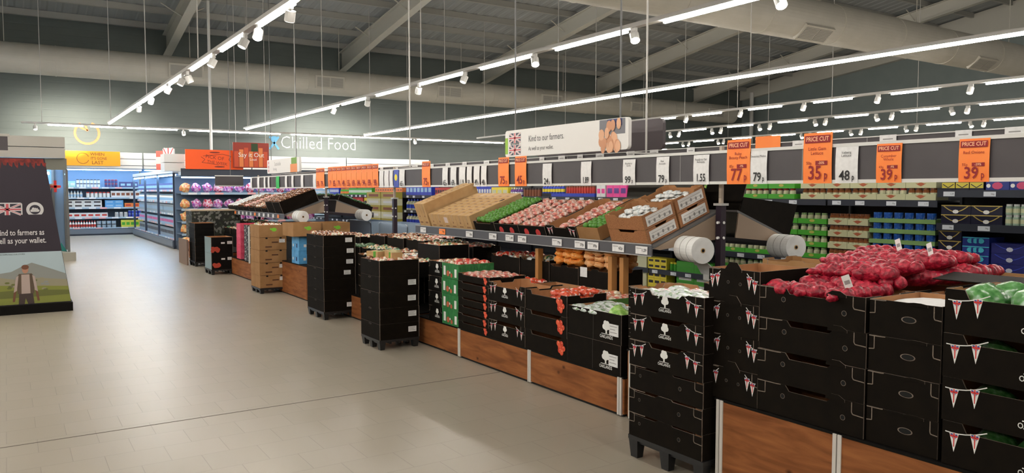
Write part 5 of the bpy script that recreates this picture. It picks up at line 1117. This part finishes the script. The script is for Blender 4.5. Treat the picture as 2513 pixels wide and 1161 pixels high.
# ------------------------------------------------------------------ chilled cabinets along the back wall
FRB = mat('cabinet_back', (.16, .24, .36), .4); FRS = mat('cabinet_shelf_blue', (.10, .15, .23), .4); FRD = mat('cabinet_dark', (.035, .045, .07), .4); CANW = mat('white_header', (.72, .73, .72), .4)
LEDB = mat('cabinet_led', (.42, .70, 1.0), .4, emit=21)
def chiller(label, w_, M, depth=.9, H=2.42, levels=(.27, .64, 1.0, 1.36, 1.73), side=True, header=True, ledm=None):
    a = w_ / 2
    m = MB().box(-a, a, depth - .05, depth, .1, H).box(-a, a, -.04, depth - .05, 0, .24, 1).box(-a, a, 0, depth, H - .04, H)
    o = top('chilled_cabinet', m.done('chilled_cabinet', [FRB, FRD]), label, 'chilled cabinet', M)
    ob('bumper', MB().box(-a, a, -.07, -.04, .06, .22).done('bumper', [mat('bumper_grey', (.14, .17, .21), .4)]), o)
    ob('canopy', MB().box(-a, a, -.02, .35, H, H + .10).done('canopy', [CANW]), o)
    ob('cabinet_light', MB().box(-a + .03, a - .03, .02, .07, H - .075, H - .045).done('cabinet_light', [ledm or LEDB]), o)
    for z in levels:
        s = ob('shelf_board', MB().box(-a + .02, a - .02, .12 if z > .3 else 0, depth - .05, z - .025, z).done('shelf_board', [FRS]), o)
        y = .12 if z > .3 else 0
        ob('price_edge', MB().box(-a + .02, a - .02, y - .012, y, z - .05, z + .01).done('price_edge', [mat('edge_pale_blue', (.35, .48, .60), .4)]), s)
        R = random.Random(int(w_ * 10 + z * 100)); x = -a + .2
        while x < a - .2:
            if R.random() < .75: ob('price_strip', MB().box(x, x + .22, y - .015, y - .012, z - .048, z + .006).done('price_strip', [R.choice([mat('strip_pink', (.80, .42, .42), .5), mat('strip_white', (.75, .76, .78), .5)])]), s)
            x += R.uniform(.3, .5)
    if header:
        for k in range(2): ob('header_panel', MB().box(-a, a, -.03, .0, H + .12 + k * .24, H + .34 + k * .24).done('header_panel', [CANW]), o)
        ob('header_backing', MB().box(-a, a, .0, .06, H + .10, H + .58).done('header_backing', [FRD]), o)
    return o
BACKROT = Matrix.Identity(4)     # cabinets on the back wall face -Y already
chiller('long open chilled cabinet with milk and yoghurt on the back wall, behind the aisle', 4.5, T(2.0, 31.5, 0))
for k in range(3): chiller(f'white-topped chilled cabinet on the back wall, {["first", "second", "third"][k]} right of the dairy cabinet', 3.9, T(6.25 + 3.95 * k, 31.5, 0))
def frow(label, x0, x1, y, z, w_, h_, kind, c1, c2, M0, depth=1, layers=1):
    me = unit(kind, w_, h_, c1, c2); n = int((x1 - x0) / w_); nm = {'box': next((q for q in ('pack', 'box', 'carton') if q in label.replace(',', '').split()), 'carton'), 'bottle': 'bottle', 'jar': 'pot', 'bag': 'pack'}[kind]
    for L in range(layers):
        for i in range(n):
            top(nm, me, label, nm, M0 @ T(x0 + w_ * (i + .5), y, z + L * (h_ + .003)), label + ' group')
Fd = 'in the dairy cabinet behind the aisle'
I4 = Matrix.Identity(4); Y_ = 31.64
frow('white pot with dark print, top shelf, ' + Fd, 2.1, 3.0 - .02, Y_, 1.732, .11, .14, 'jar', c_white, c_dark, I4, layers=2)
frow('pale turquoise pack, top shelf, ' + Fd, 1.0, 2.1, Y_, 1.732, .18, .22, 'box', C('turq', .35, .65, .60), c_white, I4)
frow('dark blue pot, top shelf, ' + Fd, 3.0, 3.5, Y_, 1.732, .11, .14, 'jar', C('navyp', .06, .06, .18), c_red, I4, layers=2)
frow('blue and white pack, top shelf, ' + Fd, 3.5, 4.2, Y_, 1.732, .20, .20, 'box', C('navyp', .06, .06, .18), c_lb, I4)
frow('white milk bottle, second shelf, ' + Fd, 1.2, 2.4, Y_, 1.362, .10, .24, 'bottle', c_white, c_lb, I4)
frow('white and red yoghurt pot, second shelf, ' + Fd, 2.4, 3.2, Y_, 1.362, .13, .2, 'jar', c_white, c_red, I4)
frow('white carton, second shelf, ' + Fd, 3.2, 4.2, Y_, 1.362, .16, .24, 'box', c_white, c_brown, I4)
frow('white box with dark window, third shelf, ' + Fd, 1.1, 3.0, Y_, 1.002, .30, .13, 'box', c_white, c_dark, I4, layers=2)
frow('light blue box, third shelf, ' + Fd, 3.0, 3.62, Y_, 1.002, .30, .13, 'box', C('sky', .10, .35, .70), c_lb, I4, layers=2)
frow('orange red pack, third shelf, ' + Fd, 3.64, 4.2, Y_, 1.002, .25, .15, 'box', c_or, c_red, I4)
frow('white pack with red food, fourth shelf, ' + Fd, 1.1, 3.3, Y_, .642, .22, .17, 'box', c_white, c_red, I4)
frow('grey white tub, fourth shelf, ' + Fd, 3.3, 3.75, Y_, .642, .15, .18, 'jar', C('greyp', .45, .47, .5), c_white, I4)
frow('deep blue pot, fourth shelf, ' + Fd, 3.75, 4.2, Y_, .642, .11, .12, 'jar', c_blue, c_lb, I4, layers=2)
frow('small white bottle with red cap, bottom shelf, ' + Fd, 1.5, 2.7, Y_ - .1, .272, .085, .26, 'bottle', c_white, c_red, I4)
frow('grey blue tub, bottom shelf, ' + Fd, 2.7, 3.5, Y_ - .1, .272, .16, .13, 'jar', C('greyb', .30, .38, .45), c_dark, I4, layers=2)
frow('yellow green pack, bottom shelf, ' + Fd, 3.5, 4.25, Y_ - .1, .272, .15, .26, 'box', C('ygreen', .60, .62, .08), c_green, I4)
# end cabinet pair: open side to the aisle, purple goods facing the camera
FC = T(3.86, 26.87, 0) @ FRONT
chiller('open chilled cabinet with its side to the aisle, left of the orange banner', 8.0, FC, H=2.1, levels=(.27, .62, .95, 1.29, 1.63), header=False)
for k, y in enumerate((-3.98, -1.3, 1.3, 3.98)):
    ob('cabinet_post', MB().box(y - .03, y + .03, -.02, .04, .2, 2.1).done('cabinet_post', [FRD]), bpy.data.objects['chilled_cabinet.004'])
bpy.data.objects['chilled_cabinet.004']
Fs = 'in the side cabinet left of the orange banner'
for z, cc, c2, w_, h_, kd in ((1.632, C('navyp', .06, .06, .18), c_lb, .2, .2, 'box'), (1.292, c_white, c_lb, .15, .22, 'bottle'), (.952, C('greyb', .30, .38, .45), c_lb, .2, .26, 'box'), (.622, c_lb, c_pink, .25, .2, 'box'), (.272, C('greyb', .30, .38, .45), c_dark, .25, .24, 'box')):
    frow(f'{kd} at height {["knee", "thigh", "waist", "chest", "head"][int((z - .2) / .34)]} {Fs}', -3.8, 3.8, .14, z, w_, h_, kd, cc, c2, FC)
FP = T(5.72, 21.9, 0)
chiller('dark cabinet of purple and pink bags under the orange banner', 3.7, FP, H=2.02, levels=(.12, .45, .78, 1.12, 1.55), header=False, ledm=mat('cabinet_led_dim', (.62, .75, 1.0), .4, emit=5))
top('cabinet_header', MB().box(-1.85, 1.85, -.05, .0, -.12, .07).done('cabinet_header', [FRD]), 'black header strip under the orange banner', 'header', T(5.72, 21.87, 2.125))
PUR = film('purple', [(.30, .10, .42), (.62, .30, .60), (.75, .60, .78), (.50, .06, .25)], 22); PNK = film('pinkred', [(.62, .12, .25), (.75, .45, .60), (.55, .06, .10), (.80, .66, .75)], 22); ORG = film('orangey', [(.75, .30, .10), (.80, .55, .25), (.70, .20, .10)], 22)
for z, n in ((1.552, 0), (1.122, 1), (.782, 2), (.452, 3), (.122, 4)):
    for i in range(13):
        m_ = ORG if i < 1 else (PUR if (i + n) % 3 else PNK)
        me = MB().ball((0, .06, .13), .5, (.27, .16, .26), 8, 6, 0, .35, i + n).done('food_bag', [m_])
        top('food_bag', me, f'{"orange" if i < 1 else "purple and pink"} food bag {["head-high", "chest-high", "waist-high", "knee-high", "floor-level"][n]} in the cabinet under the orange banner', 'bag', FP @ T(-1.72 + i * .285, .14 if z > .2 else .02, z), f'purple bags {n}')
for k in range(2):
    top('header_box', MB().box(-.25, .25, -.3, .3, 0, .22).done('header_box', [CANW]), f'white header box left of the orange banner, {["lower", "upper"][k]}', 'box', T(3.95 - .2, 22.3, 2.122 + k * .235))
# banners and wall graphics
def flat_sign(name, label, w_, h_, matl, M, deco=None, dm=None, dname='sign_print', cat='sign'):
    o = top(name, MB().box(-w_ / 2, w_ / 2, -.02, .02, -h_ / 2, h_ / 2).done(name, [matl]), label, cat, M)
    if deco: ob(dname, deco.done(dname, dm), o)
    return o
ORB = mat('banner_orange', (.88, .10, .01), .5); YEB = mat('banner_amber', (.90, .36, .01), .5)
m = MB(); put_text(m, 'PICK OF', 0, -.0215, .05, .13, sx=1.0, rot=8) ; put_text(m, 'THE WEEK', .06, -.0215, -.09, .11, rot=8)
seam(m, [(-.35, .07), (-.25, .0), (-.33, -.08), (.10, -.14)], -.0215, .006); seam(m, [(-.3, .09), (.2, .15), (.42, .10), (.36, 0), (.42, -.05)], -.0215, .006); m.disc((.0, -.0215, .19), .05, 10, sx=2.8, sz=.4); m.disc((.12, -.0215, -.19), .05, 10, sx=2.8, sz=.4)
flat_sign('banner', 'plain orange banner with dark hand-drawn lettering, above the purple goods', 1.48, .52, ORB, T(4.72, 21.80, 2.44), m, [mat('banner_ink', (.20, .02, .01), .6)])
m = MB(); 
for k in range(14):
    t0 = math.radians(20 + k * 23); t1 = math.radians(20 + (k + 1) * 23); seam(m, [(-.30 + .19 * math.cos(t0), .19 * math.sin(t0)), (-.30 + .19 * math.cos(t1), .19 * math.sin(t1))], -.0215, .010)
put_text(m, 'WHEN', .16, -.0215, .15, .15, bold=.01); put_text(m, "IT'S GONE", .20, -.0215, .0, .14, sx=.8, bold=.01); put_text(m, 'LAST', .16, -.0215, -.15, .17, bold=.01)
flat_sign('banner', 'amber yellow banner with round clock drawing, above the dairy cabinet', 1.78, .52, YEB, T(2.62, 31.40, 2.76), m, [mat('banner_ink2', (.22, .07, .01), .6)])
m = MB(); R = random.Random(12)
for k in range(7): m.box(-.45 + k * .13, -.34 + k * .13, -.0215, -.0205, -.32, .10 + .05 * (k % 3), k % 2)
m.box(.0, .18, -.022, -.021, .10, .32, 2)
put_text(m, 'Say it Out', 0, -.0235, -.0, .17, 3); put_text(m, 'Loud', .05, -.0235, -.12, .09, 3)
flat_sign('poster', 'red poster of carrots and peppers with white script lettering', .96, .68, mat('poster_red', (.30, .03, .015), .5), T(5.66, 21.72, 2.58), m, [mat('pepper_red', (.55, .07, .02), .5), mat('pepper_orange', (.70, .20, .05), .5), mat('dark_leaf', (.02, .05, .01), .5), WHITE], cat='poster')
for dx in (-.4, .4): struct('trim_3', MB().cyl((5.66 + dx, 21.72, 2.92), (5.66 + dx, 21.72, roof_z(21.7)), .006, 5).done('wire', [TRACK]))
for k, (y, c1, l) in enumerate(((24.2, C('coral', .75, .16, .12), 'coral red'), (23.0, c_white, 'white and red patterned'))):
    m = MB().box(-.22, .22, -.0225, -.0205, -.1, .1, 0) if k == 0 else MB(); 
    if k == 1: union_flag(m, -.2, -.3, .4, .6, -.021, 0, 1, 2)
    flat_sign('leaflet_board', f'{l} upright card standing on the side cabinet', .42, .55, c1, T(3.78, y, 2.48) @ rot_z(-60), m, [WHITE, WHITE, RED] if k else [WHITE], cat='card')
ob_t = MB(); put_text(ob_t, 'Chilled Food', 12.05, YB - .02, 3.74, .80, sx=.86, bold=-.014)
top('wall_lettering', ob_t.done('wall_lettering', [mat('letter_white', (.62, .63, .60), .5)]), 'large white wall lettering reading Chilled Food', 'lettering')
BLG = mat('icon_blue', (.05, .28, .50), .5); m = MB()
seam(m, [(9.8, 3.45), (10.2, 4.0)], YB - .02, .045); seam(m, [(10.2, 3.45), (9.8, 4.0)], YB - .02, .045); m.disc((10.0, YB - .025, 3.93), .16, 12, sz=.6)
top('wall_icon', m.done('wall_icon', [BLG]), 'blue crossed utensil icon left of the wall lettering', 'icon')
m = MB()
for k in range(15):
    t0 = math.radians(120 + k * 20.5); t1 = math.radians(120 + (k + 1) * 20.5); seam(m, [(2.72 + .42 * math.cos(t0), 3.86 + .42 * math.sin(t0)), (2.72 + .42 * math.cos(t1), 3.86 + .42 * math.sin(t1))], YB - .02, .045)
seam(m, [(2.45, 4.1), (2.75, 3.95), (2.65, 4.2)], YB - .02, .035)
top('wall_icon', m.done('wall_icon', [mat('icon_orange', (.75, .22, .06), .5)]), 'orange ring-shaped icon on the wall above the amber banner', 'icon')

# ------------------------------------------------------------------ left gondola end display
WOODY = .0
def leftstand():
    zb, zt = .115, 2.03
    # trapezoid board leaning back: half width .67 at the bottom, .42 at the top, centred x=.02
    def hw(z): return .665 - (z - zb) / (zt - zb) * .245
    def yy(z): return 11.86 + (z - zb) * .06
    def board(za, zc, t=.03, off=0):
        return [(.02 - hw(za), yy(za) - off, za), (.02 + hw(za), yy(za) - off, za), (.02 + hw(zc), yy(zc) - off, zc), (.02 - hw(zc), yy(zc) - off, zc)]
    f = board(zb, zt); b = [(x, y + .03, z) for x, y, z in f]
    m = MB().add(f + b, [(0, 1, 2, 3), (7, 6, 5, 4), (0, 4, 5, 1), (1, 5, 6, 2), (2, 6, 7, 3), (3, 7, 4, 0)])
    o = top('display_board', m.done('display_board', [mat('aubergine_board', (.020, .012, .022), .45)]), 'tall dark tapering end display with flag, badge and farmer photograph', 'display stand')
    ob('plinth', MB().box(-.66, .70, 11.80, 12.4, 0, .115).done('plinth', [BLACK2]), o)
    ob('shelf_body', MB().add([(-.60, 11.93, .115), (.64, 11.93, .115), (.40, 12.05, 2.0), (-.36, 12.05, 2.0), (-.60, 12.38, .115), (.64, 12.38, .115), (.40, 12.38, 2.0), (-.36, 12.38, 2.0)], [(0, 1, 2, 3), (7, 6, 5, 4), (0, 4, 5, 1), (1, 5, 6, 2), (2, 6, 7, 3), (3, 7, 4, 0)]).done('shelf_body', [BLACK2]), o)
    # photo print: sky, hills, field, farmer (flat artwork)
    SK, H1, H2, FG, FG2, SH, VS, SKN, HR, TR = [mat('print_' + n, c, .5) for n, c in (('sky', (.42, .52, .56)), ('hill_far', (.26, .27, .25)), ('hill_near', (.30, .27, .18)), ('field', (.22, .24, .04)), ('field_dark', (.13, .14, .03)), ('shirt', (.44, .34, .30)), ('vest', (.10, .065, .04)), ('skin', (.45, .22, .14)), ('hair', (.16, .06, .03)), ('trousers', (.05, .03, .025)))]
    def P(x, z, k=1): return (x, yy(z) - .0015 - .0008 * k, z)
    m = MB(); q = lambda pts, mi, k=1: m.add([P(x, z, k) for x, z in pts], [tuple(range(len(pts)))], mi)
    e = lambda z: .02 + hw(z) - .004
    q([(-.62, zb + .01), (e(.125), .125), (e(.80), .80), (-.58, .80)], 0, 0)
    q([(-.62, .40), (e(.40), .40), (e(.52), .50), (.40, .60), (.25, .66), (.15, .62), (.02, .55), (-.2, .52), (-.4, .60), (-.60, .50)], 1, 1)
    q([(-.62, .30), (e(.30), .30), (e(.42), .42), (.3, .46), (.1, .44), (-.1, .48), (-.3, .44), (-.6, .46)], 2, 2)
    q([(-.62, .125), (e(.125), .125), (e(.32), .33), (.2, .36), (-.1, .38), (-.61, .36)], 3, 3); q([(-.62, .20), (e(.2), .22), (e(.27), .28), (.1, .31), (-.6, .28)], 4, 4)
    R = random.Random(3)
    for k in range(26): x, z = R.uniform(-.5, .5), R.uniform(.30, .45); m.add([P(x + .03 * math.cos(t), z + .014 * math.sin(t), 4.2) for t in [i * math.pi / 3 for i in range(6)]], [tuple(range(6))], R.choice([1, 2, 4, 4]))
    cx = .175
    m.add([P(cx + a, z, 5) for a, z in ((-.085, .125), (-.02, .125), (-.005, .20), (.02, .125), (.09, .125), (.075, .28), (-.075, .28))], [(0, 1, 2, 3, 4, 5, 6)], 9)
    q([(cx - .09, .26), (cx + .09, .26), (cx + .105, .47), (cx + .07, .52), (cx - .07, .52), (cx - .105, .47)], 6, 6)
    q([(cx - .05, .26), (cx + .05, .26), (cx + .045, .51), (cx - .045, .51)], 5, 7)
    for s in (-1, 1):
        q([(cx + s * .105, .48), (cx + s * .075, .50), (cx + s * .10, .30), (cx + s * .135, .28)] [::s], 5, 7); q([(cx + s * .105, .30), (cx + s * .135, .28), (cx + s * .15, .16), (cx + s * .125, .16)][::s], 8, 7)
    m.add([P(cx + .036 * math.cos(t), .575 + .052 * math.sin(t), 8) for t in [i * math.pi / 6 for i in range(12)]], [tuple(range(12))], 7)
    m.add([P(cx + .042 * math.cos(t), .605 + .032 * math.sin(t), 9) for t in [i * math.pi / 6 for i in range(12)]], [tuple(range(12))], 8)
    ob('farmer_photograph', m.done('farmer_photograph', [SK, H1, H2, FG, FG2, SH, VS, SKN, HR, TR]), o)
    m = MB().add([P(-.5, 1.97, 1), P(.43, 1.97, 1), P(.42, 2.02, 1), P(-.45, 2.02, 1)], [(0, 1, 2, 3)], 0)
    for k in range(14): x = -.4 + k * .062; m.add([P(x, 1.97, 1), P(x + .05, 1.97, 1), P(x + .04, 1.93 - .02 * (k % 3), 1), P(x + .01, 1.935, 1)], [(3, 2, 1, 0)], 0)
    ob('red_top_print', m.done('red_top_print', [noisy('meaty_red', [(.10, .006, .004), (.30, .02, .01)], 20, .5)]), o)
    M = T(0, 11.86 + (1.34 - zb) * .06 - .003, 0)
    m = MB(); rrect(m, .33, .175, 0, .001, .025, 3); union_flag(m, -.15, -.073, .30, .146, -.001)
    ob('flag_print', m.done('flag_print', [mat('flag_dark', (.03, .025, .04), .6), mat('flag_pale', (.62, .60, .60), .5), mat('flag_red', (.55, .10, .12), .6), mat('flag_pale', (.62, .60, .60), .5)]), o, M @ T(.005, 0, 1.36))
    m = MB().disc((0, 0, 0), .098, 24, mi=0).disc((0, -.001, 0), .062, 20, mi=1)
    for k in range(5): m.disc((-.035 + .017 * k, -.002, .012 * ((k % 2) * 2 - 1)), .018, 8, mi=0, sz=.9)
    m.box(-.05, .04, -.003, -.002, -.03, -.012, 0).disc((.02, -.003, .028), .012, 8, mi=1)
    ob('badge_print', m.done('badge_print', [mat('flag_pale', (.62, .60, .60), .5), mat('flag_dark', (.03, .025, .04), .6)]), o, M @ T(.31, 0, 1.355))
    m = MB(); put_text(m, 'Kind to farmers as', .405, 0, 1.055, .105, 0, 'RIGHT', bold=.012, sx=.68); put_text(m, 'well as your wallet.', .425, 0.001, .95, .105, 0, 'RIGHT', bold=.012, sx=.70)
    ob('board_lettering', m.done('board_lettering', [mat('letter_pale', (.70, .67, .67), .5)]), o, T(0, 11.86 + (1.0 - zb) * .06 - .009, 0))
    m = MB(); put_text(m, 'BRITISH FARMERS SUPPLYING OUR STORES', .18, 0, .775, .022, 0, 'RIGHT'); ob('small_lettering', m.done('small_lettering', [INK]), o, T(0, 11.86 + .66 * .06 - .006, 0))
leftstand()
for i, (z, c) in enumerate(((.35, c_red), (.62, c_brown))):
    top('packet', unit('bag', .10, .18, c, c_dark), f'{["dark red", "brown"][i]} packet peeping out at the side of the end display', 'packet', T(.60 - i * .03, 12.10, .117 + i * .27))if i == 0 else None
# cabinet and header behind the display
cab = MB().box(-1.6, 1.18, 20.4, 20.46, 2.08, 2.34).box(-1.6, 1.18, 21.3, 21.36, .1, 2.1, 1).box(-1.6, 1.16, 20.45, 21.3, .0, .20, 2)
o = top('glass_cabinet', cab.done('glass_cabinet', [mat('olive_header', (.16, .16, .13), .5), FRB, GPAINT]), 'glass ended cabinet half hidden by the end display on the left', 'cabinet')
GL = mat('side_glass', (.55, .72, .74), .05, trans=1, alpha=.25)
ob('glass_end', MB().box(1.17, 1.18, 20.46, 21.3, .2, 2.08).done('glass_end', [GL]), o)
for x, y in ((1.17, 20.42), (.93, 21.25), (1.17, 21.30)): ob('frame_post', MB().box(x - .025, x + .025, y - .025, y + .025, .2, 2.1).done('frame_post', [mat('post_grey', (.13, .13, .125), .4)]), o)
ob('foot_block', MB().box(.95, 1.30, 20.30, 20.7, 0, .19).done('foot_block', [mat('putty', (.38, .36, .30), .5)]), o)
ob('cabinet_light', MB().box(-1.0, .85, 20.9, 20.98, 1.98, 2.04).done('cabinet_light', [LEDB]), o)
for k, z in enumerate((.55, .95, 1.35, 1.72)): ob('shelf_board', MB().box(-1.5, .88, 20.75, 21.28, z, z + .025).done('shelf_board', [FRS]), o)
ob('teal_fold', MB().add([(.98, 20.55, .22), (1.14, 20.5, .20), (1.02, 20.5, .42)], [(0, 1, 2)]).done('teal_fold', [mat('teal', (.02, .22, .20), .5)]), o)
for k in range(2): top('header_box', MB().box(-1.6, 1.15, 20.3, 20.7, 0, .23).done('header_box', [GPAINT]), f'long beige header box on the glass ended cabinet, {["lower", "upper"][k]}', 'box', T(0, 0, 2.345 + k * .245))
o = top('price_rail', MB().box(-2.2, .05, 15.98, 16.02, 2.30, 2.54).done('price_rail', [CHALK]), 'dark price board at the upper left edge above the display', 'price rail')
ob('rail_edge', MB().box(-2.2, .08, 15.97, 16.03, 2.24, 2.30).done('rail_edge', [GPAINT]), o); ob('rail_edge', MB().box(-2.2, .08, 15.97, 16.03, 2.54, 2.585).done('rail_edge', [GPAINT]), o)
ob('rail_post', MB().cyl((-.6, 16, 0), (-.6, 16, 2.26), .02, 8).done('rail_post', [GPAINT]), o)
top('cardboard_cutout', MB().wall([(0, 0), (.05, -.02), (.08, .05), (.10, .02), (.24, .02), (.24, .10), (.12, .10), (.12, .13), (.02, .12), (-.02, .05)], (0, 0), (.3, 0), .01, 0, 0, 0).box(.12, .18, -.004, -.001, -.06, .20, 1).box(.05, .27, -.004, -.001, .04, .09, 1).done('cardboard_cutout', [mat('hand_skin', (.62, .40, .28), .6), RED]), 'small cut-out of a hand with a red cross flag at the side of the display', 'cut-out', T(.47, 12.02, 1.62) @ Matrix.Diagonal((.55, 1, .6, 1)))

# ------------------------------------------------------------------ lamps that belong to the fittings
light_row('row of tubes left of the main aisle, outside the photo', -1.4, -3, 29.6, 3.87, [(-2.5 + 2 * i, -2.5 + 2 * i + 1.7) for i in range(16)], 0)
light_row('row of tubes over the left aisles, outside the photo', -6.2, -3, 29.6, 3.87, [(-2.5 + 2 * i, -2.5 + 2 * i + 1.7) for i in range(16)], 0)
lamp_spot((2.3, 33.0, 2.2), (2.3, 34.5, 4.2), 0, 80) if False else None
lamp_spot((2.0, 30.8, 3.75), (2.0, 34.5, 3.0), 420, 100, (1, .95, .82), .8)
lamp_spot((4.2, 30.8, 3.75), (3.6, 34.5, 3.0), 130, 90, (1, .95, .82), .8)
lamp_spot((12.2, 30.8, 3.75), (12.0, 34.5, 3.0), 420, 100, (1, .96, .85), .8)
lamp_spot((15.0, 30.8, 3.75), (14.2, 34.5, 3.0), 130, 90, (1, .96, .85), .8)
lamp_spot((3.0, 10.9, 3.66), (1.3, 4.5, 0), 8, 80, (1, .93, .80), .9, .06)
lamp_spot((3.0, 20.25, 3.66), (1.0, 6.5, 0), 5.5, 60, (1, .95, .86), .9, .06)
